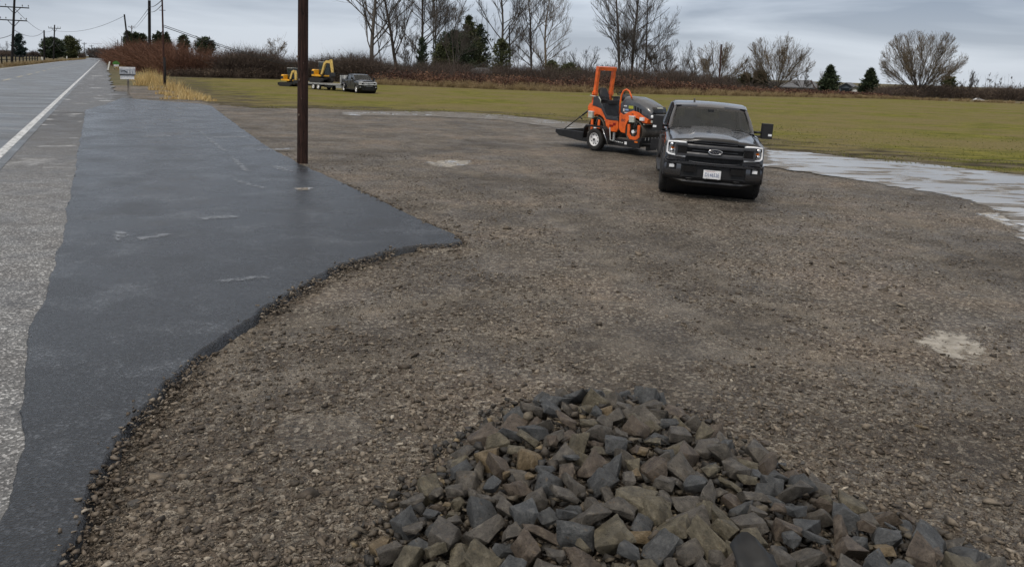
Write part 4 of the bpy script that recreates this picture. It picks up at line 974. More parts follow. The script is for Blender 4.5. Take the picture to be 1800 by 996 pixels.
growth('thicket', 'dark brown leafless thicket between the red willows and the machines', 'thicket', [(385,136),(520,140),(665,147)], [(385,98),(410,82),(430,76),(455,78),(480,92),(520,97),(560,100),(600,92),(625,88),(665,98)], 12, 230, 170, 160, TM['brownstem'], TM['brown'], .16, 2, .04, .42)
growth('bramble_hedge', 'low tangle of dark weeds along the foot of the thickets', 'hedge', [(300,135),(430,138),(520,140),(660,147)], [(300,117),(430,116),(520,120),(660,128)], 3, 170, 60, 190, TM['brownstem'], TM['brown'], .13, 3, .03, .7)
growth('bramble_hedge', 'long low hedge of red-brown brambles along the far side of the field', 'hedge', [(650,147),(860,155),(1000,161),(1150,165),(1300,168),(1560,173)], [(650,123),(700,120),(800,126),(900,132),(1000,135),(1060,131),(1150,135),(1230,147),(1300,152),(1430,158),(1560,166)], 9, 560, 60, 300, TM['brownstem'], TM['bramble'], .19, 4, .03, .75, hvar=(.45, 1.15))
growth('thicket', 'brown leafless undergrowth beneath the bare trees behind the long hedge', 'thicket', [(640,144),(860,150),(1000,155),(1150,160),(1345,166)], [(640,98),(700,104),(760,98),(850,108),(900,102),(1000,112),(1080,104),(1150,110),(1215,120),(1280,132),(1345,146)], 14, 380, 90, 40, TM['brownstem'], TM['brown'], .14, 14, .035, .55, hvar=(.45, 1.05))
growth('dry_grass', 'pale dry grass fringe along the foot of the long hedge', 'dry grass', [(640,148),(860,157),(1000,162),(1150,166),(1300,169),(1560,174),(1830,184)], [(640,139),(860,146),(1000,151),(1150,156),(1300,161),(1560,169),(1830,180)], 3, 900, 60, 0, TM['tan'], TM['tan'], .1, 5, .05, .5, hvar=(.2, 1.7))
growth('brushwood', 'dark leafless brush behind the big willow at the right', 'brushwood', [(1540,172),(1660,173),(1830,179)], [(1540,150),(1600,147),(1660,146),(1710,150),(1760,148),(1830,152)], 20, 240, 100, 60, TM['brownstem'], TM['brown'], .25, 6, .06, .7)
growth('far_wood', 'grey wood filling the skyline behind the hedges', 'woodland', [(430,128),(700,135),(1000,146),(1300,157),(1560,166),(1830,174)], [(430,96),(600,104),(700,106),(850,112),(1000,110),(1150,116),(1300,130),(1420,142),(1560,152),(1830,163)], 40, 420, 110, 0, TM['far'], TM['far'], .3, 7, .10, .55, hvar=(.5, 1.0))
growth('far_wood', 'distant bare trees where the road meets the sky', 'woodland', [(140,100.6),(165,101.5),(192,104)], [(140,88),(150,86),(160,90),(170,84),(178,85),(184,93),(190,84),(196,82)], 60, 60, 120, 0, TM['far'], TM['far'], .3, 8, .35, .5, hvar=(.6, 1.0))
growth('far_wood', 'low dark brush along the left skyline', 'woodland', [(-60,100),(20,98.5),(60,100),(150,103)], [(-60,84),(20,88),(45,90),(60,86),(75,88),(110,86),(150,90)], 25, 260, 110, 0, TM['brownstem'], TM['far'], .3, 9, .14, .5, hvar=(.5, 1.0))
growth('dry_grass', 'orange-brown dry grass bank on the far side of the road', 'dry grass', [(-40,121.5),(30,116),(90,109.5),(150,104.5)], [(-40,109),(30,106),(90,103),(150,101)], 8, 400, 70, 0, TM['tan'], TM['tan'], .1, 10, .05, .5, hvar=(.3, 1.0))

def grass_clumps(name, label, pts, mat, seed, H, n, spread=.5, w=.012):
    g = np.random.default_rng(seed); P0 = []; D0 = []; L0 = []; T0 = []
    for (x, y, wpx, hf) in pts:
        p = at(x, y)[:2]; R = wpx/ppm(p)/2; k = int(n*R*R)+60
        a = g.uniform(0, 2*np.pi, k); rr = R*np.sqrt(g.random(k)); b = np.stack([p[0]+rr*np.cos(a), p[1]+rr*np.sin(a), np.full(k, -.02)], 1)
        d = unit(np.stack([g.normal(0, spread, k), g.normal(0, spread, k), np.ones(k)], 1)); P0.append(b); D0.append(d); L0.append(H*hf*g.uniform(.5, 1.15, k)*(1-.5*(rr/R)**2)); T0.append(np.clip(g.normal(.5, .25, k)+.3*(fbm(b[:, 0]*1.5, b[:, 1]*1.5, 3, seed)-.5), 0, 1))
    c = np.concatenate; P0 = c(P0); o = tri_cloud(P0, c(D0), c(L0), np.full(len(P0), w)*g.uniform(.7, 1.5, len(P0)), c(T0), name, TM[mat]); return tag(o, label, 'dry grass', kind='stuff')
grass_clumps('dry_grass', 'tall golden dry grass around the feet of the roadside poles', [(240,141,26,.8),(252,150,34,1),(262,140,34,1.1),(272,146,34,1.15),(284,150,30,1),(300,158,26,.8),(312,160,30,.85),(322,166,30,.6),(335,170,34,.5),(345,172,30,.42),(303,168,34,.4),(320,174,36,.3),(350,176,36,.25),(296,174,30,.25),(370,178,26,.2),(275,158,30,.6),(215,124,14,.8),(207,120,12,.6),(286,165,24,.35),(360,174,26,.3)], 'gold', 3, 1.45, 260, .28, .03)
# short sward at the near edge of the meadow
g_ = np.random.default_rng(77); nb = 60000
rr = 18*(46/18)**g_.random(nb); th = g_.uniform(rad(-24), rad(40), nb); bx = rr*np.sin(th); by = rr*np.cos(th); sdF = sdist(bx, by, FIELD)
cl = fbm(bx*.9, by*.9, 4, 9); keep = (sdF > -.2) & (g_.random(nb) < np.exp(-np.clip(sdF, 0, None)/6)) & (cl > .40+.25*np.exp(-np.clip(sdF, 0, None)/3.0)); bx, by, sdF, cl, rr = bx[keep], by[keep], sdF[keep], cl[keep], rr[keep]
gp_ = np.stack([bx, by, np.zeros(len(bx))], 1); gd_ = unit(np.stack([g_.normal(0, .5, len(bx)), g_.normal(0, .5, len(bx)), np.ones(len(bx))], 1))
tg = np.clip(.5+.9*(fbm(bx*.25, by*.25, 3, 4)-.5)+g_.normal(0, .18, len(bx)), 0, 1)
o = tri_cloud(gp_, gd_, g_.uniform(.025, .06, len(bx))*(rr/35)**.3, g_.uniform(.02, .05, len(bx))*(rr/30), tg, 'grass', TM['grass']); tag(o, 'short green winter grass growing over the meadow', 'grass', kind='stuff')
# ============================================================ VEHICLES
K = lambda n, c, r=.5, **k: simple(n, c3(*c), r, **k)
MT = dict(
 paint=None, black=K('black_plastic_trim', (.012, .012, .013), .5), gloss=K('gloss_black', (.008, .008, .009), .15), tyre=K('tyre_rubber', (.018, .017, .016), .8, bump=.4),
 satin=K('satin_grey_trim', (.050, .052, .058), .36, metal=.15), bright=K('bright_trim', (.62, .64, .66), .2), chrome=K('chrome', (.62, .63, .65), .12, metal=1, grime=.1), rim=K('white_rim', (.72, .72, .72), .35, grime=.2),
 alloy=K('dark_alloy', (.10, .10, .11), .35, metal=.8), lampw=K('lamp_reflector', (.88, .90, .92), .12, grime=.04), lamp=K('lamp_lens', (.34, .36, .38), .08, metal=.2, grime=.5, scale=14),
 amber=K('amber_lens', (.65, .16, .02), .2), red=K('red_lens', (.30, .015, .010), .2), white=K('white_paint', (.75, .76, .77), .45), plateblue=K('plate_blue', (.03, .08, .25), .5), platered=K('plate_red', (.4, .10, .10), .5),
 orange=K('orange_paint', (.80, .135, .018), .38, grime=.28, scale=4, coat=.3), hood=K('grey_hood_paint', (.062, .068, .078), .28, grime=.2, coat=.4), dgrey=K('dark_grey_panel', (.040, .043, .050), .5), seat=K('black_vinyl', (.016, .016, .018), .55),
 steel=K('wet_drum_steel', (.085, .073, .058), .45, metal=.35, grime=.5, scale=5), pale=K('pale_lens_box', (.46, .48, .42), .3), hose=K('hose_rubber', (.015, .015, .015), .5), sticker=K('yellow_sticker', (.45, .48, .05), .5), blue=K('blue_sticker', (.25, .38, .65), .5),
 yellow=K('yellow_paint', (.78, .40, .02), .4, grime=.2), cream=K('faded_yellow_paint', (.66, .46, .13), .45), trk=K('track_rubber', (.020, .019, .018), .8), gal=K('galvanised_grey', (.30, .31, .31), .5, grime=.35), wood=K('grey_deck_planks', (.26, .235, .20), .75), frame=K('black_trailer_frame', (.013, .013, .014), .35, grime=.5))
def paintmat(name, c, ro=.20):
    m = Mat(name, c3(*c), ro, .55 if c[0] > .02 else .1, .5, .8 if c[0] > .02 else .4); m.b.inputs['Coat Roughness'].default_value = .06
    n = m.noise(3.5, 6, .65); m.set('Roughness', m.ramp(n, [(.35, ro+.12), (.65, ro-.06)]))
    dr = m.voro(85); m.bump(m.ramp(dr, [(.0, 1), (.32, 0)]), .07, .004)
    t = m.N.new('ShaderNodeTexCoord'); s = m.N.new('ShaderNodeSeparateXYZ'); m.nt.links.new(t.outputs['Object'], s.inputs[0])
    d = m.math('ADD', s.outputs[2], m.math('MULTIPLY', m.noise(5, 4), .35)); m.set('Base Color', m.mix(m.ramp(d, [(.45, .55), (.85, 0)]), c3(*c), c3(.085, .070, .055)))
    return m.m
def glassmat(name, tint=(.02, .03, .032), a=.72):
    m = Mat(name, c3(*tint), .04, 0, .5, .25); m.b.inputs['Coat Roughness'].default_value = .02
    n = m.noise(4, 4); m.alpha(m.ramp(n, [(.3, a), (.7, min(1, a+.1))])); return m.m
MT['glass'] = glassmat('tinted_glass', (.008, .014, .017), .45); MT['glass2'] = glassmat('side_glass', (.012, .014, .016), .9)

def wheel(parent, x, y, r, wd, side, rim, hub='black', name='wheel', rr=.62, knob=False, holes=8, dish=.0):
    """side -1: outer face towards -Y"""
    e = MB(); s = side
    prof = [(r*rr, wd*.40), (r*.82, wd*.49), (r*.93, wd*.47), (r*.985, wd*.38), (r, wd*.25), (r, -wd*.25), (r*.985, -wd*.38), (r*.93, -wd*.47), (r*.82, -wd*.49), (r*rr, -wd*.40)]
    e.lathe([(a, b*s) for a, b in prof], (0, 0, 0), 'y', 40)
    for k in range(44):      # tread blocks
        a = 2*math.pi*k/44
        for q in (-.24, 0, .24):
            e.box((math.cos(a+q*.2)*(r+.002), q*wd, math.sin(a+q*.2)*(r+.002)), (.016, wd*.19, r*.085), (0, -a, 0))
    t = e.build(name, MT['tyre'], parent); t.location = (x, y, r)
    e = MB(); R = r*rr
    e.lathe([(R*1.02, s*wd*.42), (R*.97, s*wd*.44), (R*.93, s*wd*.36), (R*.90, s*wd*(.22-dish)), (R*.55, s*wd*(.26-dish)), (R*.40, s*wd*(.36-dish)), (R*.30, s*wd*(.40-dish)), (.001, s*wd*(.40-dish))], (0, 0, 0), 'y', 32)
    ro = e.build('rim', rim, t)
    e = MB()
    for k in range(holes):
        a = 2*math.pi*(k+.5)/holes; ca, sa = math.cos(a), math.sin(a)
        e.tube([(ca*R*.70, s*wd*(.20-dish), sa*R*.70), (ca*R*.70, s*wd*(.262-dish), sa*R*.70)], R*.105, 10)
    e.tube([(0, s*wd*.3, 0), (0, s*wd*(.46-dish), 0)], R*.20, 12)
    e.build('hub', MT[hub], t)
    return t

def arch(cx, cz, r, a0=8, a1=172, n=11):
    return [(cx+r*math.cos(rad(a0+(a1-a0)*i/(n-1))), cz+r*math.sin(rad(a0+(a1-a0)*i/(n-1)))) for i in range(n)]
def pickup(name, label, paint, kind=0):
    """X forward, origin on the ground under the front bumper; kind 0: dark grille, 1: chrome grille and dual-wheel fenders"""
    T = empty(name, (0, 0, 0), 0, label, 'pickup truck')
    WB = -.93, -4.62
    R = .42
    # side panels with wheel openings
    b = MB()
    prof = [(-.26, 1.14), (-.22, .80), (-.40, .60)]+arch(WB[0], R, .50, 20, 168)+[(-1.46, .37), (-4.08, .37)]+arch(WB[1], R, .50, 12, 168)+[(-5.2, .48), (-5.86, .52), (-5.88, 1.33), (-3.97, 1.33), (-3.90, 1.29), (-1.5, 1.29), (-.8, 1.22)]
    for s in (-1, 1): b.prism(prof, 'y', s*.90, s*.985, .022)
    # hood
    ys = [-.955, -.93, -.88, -.78, -.60, -.47, -.42, -.30, 0, .30, .42, .47, .60, .78, .88, .93, .955]
    zo = [-.16, -.09, -.04, -.01, .015, .022, .05, .062, .07, .062, .05, .022, .015, -.01, -.04, -.09, -.16]
    secs = []
    for x, h in ((-.12, 1.125), (-.15, 1.165), (-.25, 1.19), (-.6, 1.24), (-1.0, 1.295), (-1.50, 1.355)):
        secs.append([(x-.16*(abs(y)/.95)**2.2*(1 if x > -1 else .3), y, h+z*(.75 if x > -.2 else 1)) for y, z in zip(ys, zo)])
    b.loft(secs)
    b.box((-.33, 0, .98), (.22, 1.40, .40))
    for s in (-1, 1): b.box((-.20, s*.74, .812), (.16, .40, .075), (0, 0, -s*rad(14)), .01)
    # roof and pillars
    b2 = [(-2.14, -.07), (-2.22, -.03), (-2.4, .02), (-2.8, .045), (-3.4, .040), (-3.78, .0)]
    secs = [[(x-(.10*abs(y)/.7 if i == 0 else 0), y, 1.855+dz+.03*(1-(abs(y)/.78)**2)-(.05 if abs(y) > .79 else 0)) for y in (-.80, -.775, -.65, -.3, 0, .3, .65, .775, .80)] for i, (x, dz) in enumerate(b2)]
    b.loft(secs)
    for s in (-1, 1):
        b.tube([(-1.56, s*.90, 1.29), (-1.88, s*.85, 1.56), (-2.20, s*.785, 1.775)], [.045, .038, .034], 8)
        b.tube([(-3.78, s*.785, 1.82), (-3.86, s*.84, 1.55), (-3.93, s*.90, 1.25)], [.06, .08, .10], 8)
        b.tube([(-2.2, s*.785, 1.785), (-2.5, s*.79, 1.85), (-3.0, s*.795, 1.865), (-3.8, s*.785, 1.83)], .03, 8)
    b.box((-3.93, 0, 1.30), (.06, 1.70, .20)); b.box((-5.84, 0, .93), (.07, 1.78, .78), None, .02)
    b.build('body', paint, T, autosmooth=32)
    # cargo bed floor / cover
    b = MB(); b.box((-4.9, 0, 1.02), (1.84, 1.72, .05)); b.box((-4.9, -.87, 1.335), (1.9, .09, .03)); b.box((-4.9, .87, 1.335), (1.9, .09, .03)); b.build('cargo_bed', MT['black'], T)
    b = MB(); b.box((-3.0, 0, .50), (5.0, 1.1, .26), None, .03); b.box((-1.0, 0, .75), (1.2, 1.2, .5)); b.box((-3.0, 0, .72), (3.6, 1.76, .3))
    for wx in WB:
        b.lathe([(.47, -.88), (.47, .88)], (wx, 0, R+.02), 'y', 24)
    b.box((-2.75, -.99, .36), (2.4, .16, .05), None, .015); b.box((-2.75, .99, .36), (2.4, .16, .05), None, .015)
    b.build('chassis', MT['black'], T)
    # wheel arch trims
    for wx in WB:
        for s in (-1, 1):
            b = MB(); pts = [(x, s*.992, z) for x, z in arch(wx, R, .505, -2, 182, 17)]; b.tube(pts, .028, 6); b.build('wheel_arch_trim', MT['black'] if kind == 0 else paint, T)
    for i, wx in enumerate(WB):
        for s in (-1, 1):
            if kind == 1: wheel(T, wx, s*(.90 if i == 0 else .93), R, .26, s, MT['rim'], 'chrome', rr=.60, dish=(0 if i == 0 else .25))
            else: wheel(T, wx, s*.895, R, .28, s, MT['alloy'], holes=6)
    if kind == 1:
        for s in (-1, 1):
            b = MB(); secs = []
            for x, z in arch(WB[1], R, .56, 2, 178, 13): secs.append([(x, s*.97, z+.05), (x*.98+WB[1]*.02, s*1.10, z+.01), (x*.95+WB[1]*.05, s*1.17, z-.06), (x*.93+WB[1]*.07, s*1.18, z-.14)])
            b.loft(secs); b.build('rear_fender', paint, T, solid=.02)
    # glass: windscreen, side windows, rear window
    b = MB(); secs = []
    for i in range(6):
        u = i/5; xb, xt = -1.40, -2.12; secs.append([(xb+(xt-xb)*u-(.14-.02*u)*(abs(q))**2.2, q*(.88-.105*u), 1.352+(1.785-1.352)*u+.028*(1-q*q)*u) for q in np.linspace(-1, 1, 11)])
    b.loft(secs); b.build('windscreen', MT['glass'], T)
    b = MB()
    secs = [[(-1.40-.14*abs(q)**2.2-.005, q*.885, 1.350) for q in np.linspace(-1, 1, 11)], [(-1.34-.14*abs(q)**2.2, q*.90, 1.335) for q in np.linspace(-1, 1, 11)]]; b.loft(secs)
    secs = [[(-2.062-.12*abs(q)**2.2, q*.785, 1.748+.026*(1-q*q)) for q in np.linspace(-1, 1, 11)], [(-2.125-.12*abs(q)**2.2, q*.785, 1.792+.030*(1-q*q)) for q in np.linspace(-1, 1, 11)]]; b.loft(secs)
    for s in (-1, 1): b.loft([[(-1.55, s*.885, 1.352), (-2.215, s*.785, 1.782)], [(-1.53, s*.85, 1.356), (-2.195, s*.75, 1.788)]])
    b.build('windscreen_seal', MT['gloss'], T)
    for s in (-1, 1):
        for x0, x1 in ((-1.62, -2.66), (-2.74, -3.74)):
            b = MB(); t0, t1 = (max(x0, -1.62)-.62 if x0 > -2 else x0), x1+.02
            b.loft([[(x0, s*.915, 1.29), (t0 if x0 > -2 else x0, s*.80, 1.80)], [(x1, s*.915, 1.29), (x1, s*.80, 1.83)]]); b.build('side_window', MT['glass2'], T)
        for x0, x1 in ((-1.50, -2.62), (-2.66, -3.72)):
            b = MB(); pp = [(x0, .44), (x1, .44), (x1, 1.27), (x0, 1.27)]
            b.prism(pp, 'y', s*.984, s*.992, .004); dr = b.build('door', paint, T)
            b = MB(); b.box((x1+.17, s*1.01, 1.08), (.20, .03, .035), None, .01); b.build('handle', MT['black'], dr)
        b = MB(); b.box((-2.70, s*.865, 1.56), (.10, .02, .55), (s*rad(12), 0, 0)); b.build('pillar', MT['gloss'], T)
    b = MB(); b.quad((-3.93, -.82, 1.36), (-3.93, .82, 1.36), (-3.80, .72, 1.80), (-3.80, -.72, 1.80)); b.build('rear_window', MT['glass2'], T)
    # cabin seen through the glass
    b = MB(); b.box((-1.85, 0, 1.25), (.60, 1.60, .12), None, .04)
    b.build('dashboard', MT['black'], T)
    for s in (-1, 1):
        b = MB(); b.box((-2.75, s*.40, 1.22), (.14, .50, .62), (0, rad(-12), 0), .05); b.box((-2.83, s*.40, 1.62), (.10, .27, .18), (0, rad(-8), 0), .04); b.build('front_seat', MT['dgrey'], T)
    b = MB(); b.tube([(-2.02+.10*math.sin(a)*.5, .40+.19*math.cos(a), 1.27+.19*math.sin(a)) for a in np.linspace(0, 6.283, 25)], .016, 6, False); b.box((-2.0, .4, 1.27), (.04, .34, .05)); b.build('steering_wheel', MT['black'], T)
    # wipers, sensor, aerial
    for y0, y1 in ((-.70, -.05), (.02, .70)):
        b = MB(); b.tube([(-1.47, y0, 1.375), (-1.43, (y0+y1)/2, 1.392), (-1.445, y1, 1.382)], [.008, .014, .010], 6); b.tube([(-1.37, y0+.25, 1.35), (-1.42, (y0+y1)/2, 1.395)], .012, 6); b.build('wiper', MT['black'], T)
    b = MB(); b.box((-2.03, 0, 1.745), (.05, .12, .07), None, .02); b.build('mirror_sensor', MT['black'], T)
    b = MB(); b.prism([(-2.5, 1.905), (-2.68, 1.905), (-2.68, 1.985), (-2.62, 1.985)], 'y', -.37, -.33, .008); b.build('aerial', MT['gloss'], T)
    # door mirrors on long arms
    for s in (-1, 1):
        b = MB(); b.box((-1.66, s*1.18+.02, 1.41), (.15, .22, .33), (0, 0, s*rad(6)), .065); mi = b.build('door_mirror', MT['black'], T)
        b = MB(); b.tube([(-1.72, s*.93, 1.36), (-1.68, s*1.15, 1.37)], .028, 8); b.tube([(-1.70, s*.93, 1.27), (-1.66, s*1.15, 1.28)], .028, 8); b.build('mirror_arm', MT['black'], mi)
        b = MB(); b.box((-1.595, s*1.245+.02, 1.33), (.02, .075, .045), (0, 0, s*rad(6)), .008); b.build('mirror_lamp', MT['lampw'], mi)
    # ---- front end
    hx = lambda y: -.10-.16*(abs(y)/.95)**2.2
    b = MB(); b.loft([[(hx(y)+.035, y, 1.118+z*.75), (hx(y)+.055, y, 1.15+z*.75), (hx(y)-.01, y, 1.212+z*.8), (hx(y)-.05, y, 1.215+z*.85)] for y, z in list(zip(ys, zo))[1:-1]], smooth=True)
    b.build('hood_deflector' if kind == 0 else 'hood_lip', MT['gloss'] if kind == 0 else paint, T, solid=.006)
    b = MB(); b.box((-.19, 0, .97), (.06, 1.20, .46)); 
    for z in np.arange(.785, .87, .022): b.box((-.145, 0, z), (.02, 1.12, .008))
    for z in (.985, 1.005, 1.15, 1.175, 1.195): b.box((-.145, 0, z), (.02, 1.12, .008))
    gr = b.build('grille', MT['black'], T)
    barm = MT['satin'] if kind == 0 else MT['bright']
    for z, h, w_ in ((1.083, .082, 1.24), (.915, .090, 1.24)):
        b = MB(); secs = []
        for y in np.linspace(-w_/2, w_/2, 9):
            xo = -.03-.06*(abs(y)/.62)**2; secs.append([(xo-.06, y, z+h/2), (xo-.01, y, z+h/2), (xo+.004, y, z+h*.2), (xo+.004, y, z-h*.3), (xo-.012, y, z-h/2), (xo-.06, y, z-h/2)])
        b.loft(secs, closed=True, caps=True, smooth=False); b.build('grille_bar', barm, gr)
    b = MB(); b.box((-.085, 0, 1.163), (.03, .86, .014), None, .004); b.box((-.10, 0, 1.0), (.02, .9, .02)); b.tube([(-.06, -.50, .780), (-.03, -.40, .765), (-.02, 0, .755), (-.03, .40, .765), (-.06, .50, .780)], .014, 6)
    b.build('grille_surround', barm, gr)
    for s in (-1, 1):   # clamp-shaped grille ends reaching into the lamps
        b = MB()
        for (y0, y1, z0, z1) in ((.56, .79, 1.085, 1.125), (.56, .79, .885, .925), (.755, .79, .925, 1.085)): b.box((-.065, s*(y0+y1)/2, (z0+z1)/2), (.10, y1-y0, z1-z0), (0, 0, -s*rad(8)), .008)
        b.build('grille_clamp', barm, gr)
        b = MB(); b.box((-.075, s*.665, 1.005), (.08, .19, .16), (0, 0, -s*rad(8))); b.build('grille_pocket', MT['gloss'], gr)
    for s in (-1, 1):
        b = MB(); pl_ = [(.57, 1.165), (.955, 1.155), (.965, .90), (.90, .865), (.57, .85)]
        pts = [(-.065-.20*max(0, (y-.55)/.42)**1.6, s*y, z) for y, z in pl_]; back = [(-.42, s*y*.98, z) for y, z in pl_]
        b.loft([pts, back], closed=True, caps=True, smooth=False); hd = b.build('headlight', MT['lamp'] if kind == 0 else MT['pale'], T)
        fx = lambda y: -.05-.20*max(0, (y-.55)/.42)**1.6
        b = MB()
        b.tube([(fx(.585), s*.585, 1.150), (fx(.76), s*.76, 1.150), (fx(.93), s*.93, 1.135), (fx(.945), s*.945, 1.02), (fx(.945), s*.945, .915), (fx(.90), s*.90, .882), (fx(.76), s*.76, .872), (fx(.585), s*.585, .868)], .021, 8)
        b.build('daytime_light', MT['lampw'], hd)
        b = MB()
        for z in (1.08, .955): b.lathe([(.05, 0), (.045, .025), (.028, .04), (.001, .045)], (fx(.85)-.02, s*.855, z), 'x', 16)
        b.build('projector', MT['chrome'], hd)
        b = MB(); b.box((fx(.87)+.002, s*.835, 1.015), (.012, .09, .03), (0, 0, -s*rad(25)), .004); b.build('amber_reflector', MT['amber'], hd)
    # bumper
    def px_(y): return -.02-.20*max(0, (abs(y)-.35)/.66)**2
    yy = np.linspace(-1.0, 1.0, 21)
    b = MB(); b.loft([[(px_(y)-.16, y, .775), (px_(y)-.03, y, .772), (px_(y), y, .752), (px_(y)-.002, y, .715), (px_(y)-.02, y, .698), (px_(y)-.10, y, .695)] for y in yy], caps=False)
    for s in (-1, 1):
        ye = [s*q for q in (.645, .70, .735)]; yo = [s*q for q in (.935, .965, 1.0)]
        for grp in (ye, yo): b.loft([[(px_(y)-.02, y, .70), (px_(y)-.004, y, .66), (px_(y)-.004, y, .52), (px_(y)-.03, y, .455), (px_(y)-.14, y, .45)] for y in grp])
        yf = [s*q for q in (.735, .80, .87, .935)]
        b.loft([[(px_(y)-.004, y, .585), (px_(y)-.004, y, .52), (px_(y)-.03, y, .455), (px_(y)-.14, y, .45)] for y in yf])
        b.box((px_(1.0)-.16, s*.992, .61), (.34, .02, .33), None, .008)
    bu = b.build('bumper', paint if kind == 0 else MT['gloss'], T, autosmooth=40)
    b = MB(); b.box((-.14, 0, .57), (.10, 1.30, .25)); b.loft([[(px_(y)-.09, y, .46), (px_(y)-.015, y, .44), (px_(y)-.05, y, .39), (px_(y)-.03, y, .34+.08*max(0, abs(y)-.5)/.5), (px_(y)-.10, y, .27+.15*max(0, abs(y)-.5)/.5)] for y in yy]); b.box((-.055, 0, .47), (.03, 1.24, .02))
    for s in (-1, 1): b.box((px_(.83)-.08, s*.835, .645), (.08, .20, .13)); 
    b.build('valance', MT['black'], bu, autosmooth=40)
    b = MB(); b.loft([[(px_(y)-.012, y, .375), (px_(y)+.012, y, .365), (px_(y)-.01, y, .350)] for y in yy[4:-4]]); b.build('air_dam', MT['satin'], bu)
    for s in (-1, 1):
        b = MB(); b.box((-.035, s*.475, .625), (.03, .27, .125), (0, 0, -s*rad(2)), .01); b.build('bumper_inset', MT['gloss'], bu)
        b = MB(); b.box((px_(.83)-.03, s*.83, .648), (.03, .10, .062), (0, 0, -s*rad(14)), .012); b.build('fog_lamp', MT['lampw'], bu)
        b = MB(); b.tube([(-.12, s*.40, .43), (-.02, s*.42, .43), (-.0, s*.47, .43), (-.02, s*.52, .43), (-.12, s*.54, .43)], .014, 8); b.build('tow_hook', MT['black'], bu)
    # badge
    b = MB(); n = 28; el = lambda a, f, x: (x, .145*f*math.cos(a), 1.0+.056*f*math.sin(a)); A = np.linspace(0, 2*math.pi, n, endpoint=False)
    b.loft([[el(a, 1.0, -.02) for a in A], [el(a, 1.0, .004) for a in A], [el(a, .93, .010) for a in A], [el(a, .82, .004) for a in A]], closed=True); bd = b.build('badge', MT['chrome'], gr)
    b = MB(); b.loft([[el(a, .84, .002) for a in A], [el(a, .01, .003) for a in A]], closed=True); b.build('badge_plate', K('badge_dark', (.012, .016, .028), .25), bd)
    text_mesh('badge_lettering', 'Ford', .088, MT['chrome'], bd, (.005, 0, 1.0), (rad(90), 0, rad(90)), .001, (1.45, 1, 1), .35)
    if kind == 0:
        b = MB(); b.box((.012, -.02, .545), (.012, .345, .172), None, .006)
        for q in (-.13, .13): b.box((.02, -.02+q, .465), (.012, .03, .02))
        pt = b.build('licence_plate', MT['white'], bu)
        text_mesh('plate_number', 'D14652E', .098, MT['plateblue'], pt, (.0195, -.02, .532), (rad(90), 0, rad(90)), .0006, (.78, 1.08, 1))
        text_mesh('plate_state', 'WASHINGTON', .030, MT['platered'], pt, (.0195, -.06, .606), (rad(90), 0, rad(90)), .0006, (.95, .9, 1))
    return T
PAINT1 = paintmat('magnetic_grey_paint', (.055, .059, .068)); PAINT2 = paintmat('black_blue_paint', (.008, .010, .014), .2)
t1 = pickup('pickup_truck', 'dark grey pickup truck with tow mirrors and white plate parked facing us on the gravel', PAINT1, 0)
t1.location = (TR_P[0]-.07, TR_P[1], -.045); t1.rotation_euler = (rad(-2.0), 0, math.atan2(TR_F[1], TR_F[0]))

# ---------------------------------------------------------------- trailer behind it
al = rad(40); TF = np.array([math.sin(al), -math.cos(al)]); TL = np.array([-TF[1], TF[0]]); q = at(1043, 264)[:2]+1.05*TL
TRZ = math.atan2(TF[1], TF[0])
T = empty('equipment_trailer', (q[0], q[1], 0), TRZ, 'low black single-axle tilt trailer with a white rim, carrying the orange roller', 'trailer')
b = MB()
for s in (-1, 1): b.prism([(-2.02, .53), (-2.02, .42), (-1.85, .32), (-.8, .22), (1.75, .22), (1.75, .44), (-.5, .44), (-.62, .53)], 'y', s*.80, s*.86, .008)
b.box((-2.0, 0, .46), (.06, 1.7, .12)); b.box((1.72, 0, .40), (.08, 1.6, .28), None, .01); b.box((0, 0, .26), (3.6, .12, .08)); b.box((0, 0, .20), (.10, 1.9, .08))
for s in (-1, 1): b.tube([(1.6, s*.75, .33), (3.6, s*.10, .42)], .05, 6)
b.tube([(3.3, 0, .42), (4.0, 0, .46)], .06, 8); b.tube([(3.2, .12, .3), (3.2, .12, .95)], .035, 8)
b.build('chassis', MT['frame'], T)
b = MB(); b.box((-.12, 0, .305), (3.66, 1.6, .03)); b.build('deck', MT['wood'], T)
b = MB()
for i in range(9): b.box((1.77+.002, -.62+.155*i, .50), (.02, .012, .09))
b.build('front_rack', MT['gal'], T)
for s in (-1, 1):
    wheel(T, 0, s*.955, .347, .215, s, MT['rim'], 'black', rr=.60)
    b = MB(); o_ = [(-.52, .36), (-.46, .70), (-.36, .80), (.36, .79), (.47, .70), (.62, .28)]; n_ = len(o_)
    b.loft([[(x, s*y, z) for y in (.86, 1.075)] for x, z in o_], smooth=False); b.loft([[(x, s*1.075, z), (x*.95, s*1.075, z-.05)] for x, z in o_], smooth=False)
    b.build('fender', MT['frame'], T, solid=.012)
    b = MB(); b.tube([(.40, s*1.085, .72), (.50, s*1.085, .52), (.66, s*1.085, .24)], .012, 6); b.build('fender_edge', MT['chrome'], T)
b = MB(); b.box((-2.035, -.72, .47), (.02, .16, .08), None, .008); b.build('tail_light', MT['red'], T)
b = MB(); b.box((-2.035, .72, .47), (.02, .16, .08), None, .008); b.build('tail_light', MT['red'], T)
b = MB(); b.box((1.62, -.872, .405), (.12, .02, .045), None, .006); b.build('marker_light', MT['amber'], T)
b = MB()
for i in range(11): b.box((.30+.075*i, -.863, .385-.005*i), (.05, .004, .018+.006*(i % 3)))
b.box((1.19, -.863, .335), (.10, .004, .085)); b.build('side_decal', MT['white'], T)
b = MB(); b.box((1.765, .1, .24), (.03, 1.3, .20)); b.build('front_plate', MT['frame'], T)
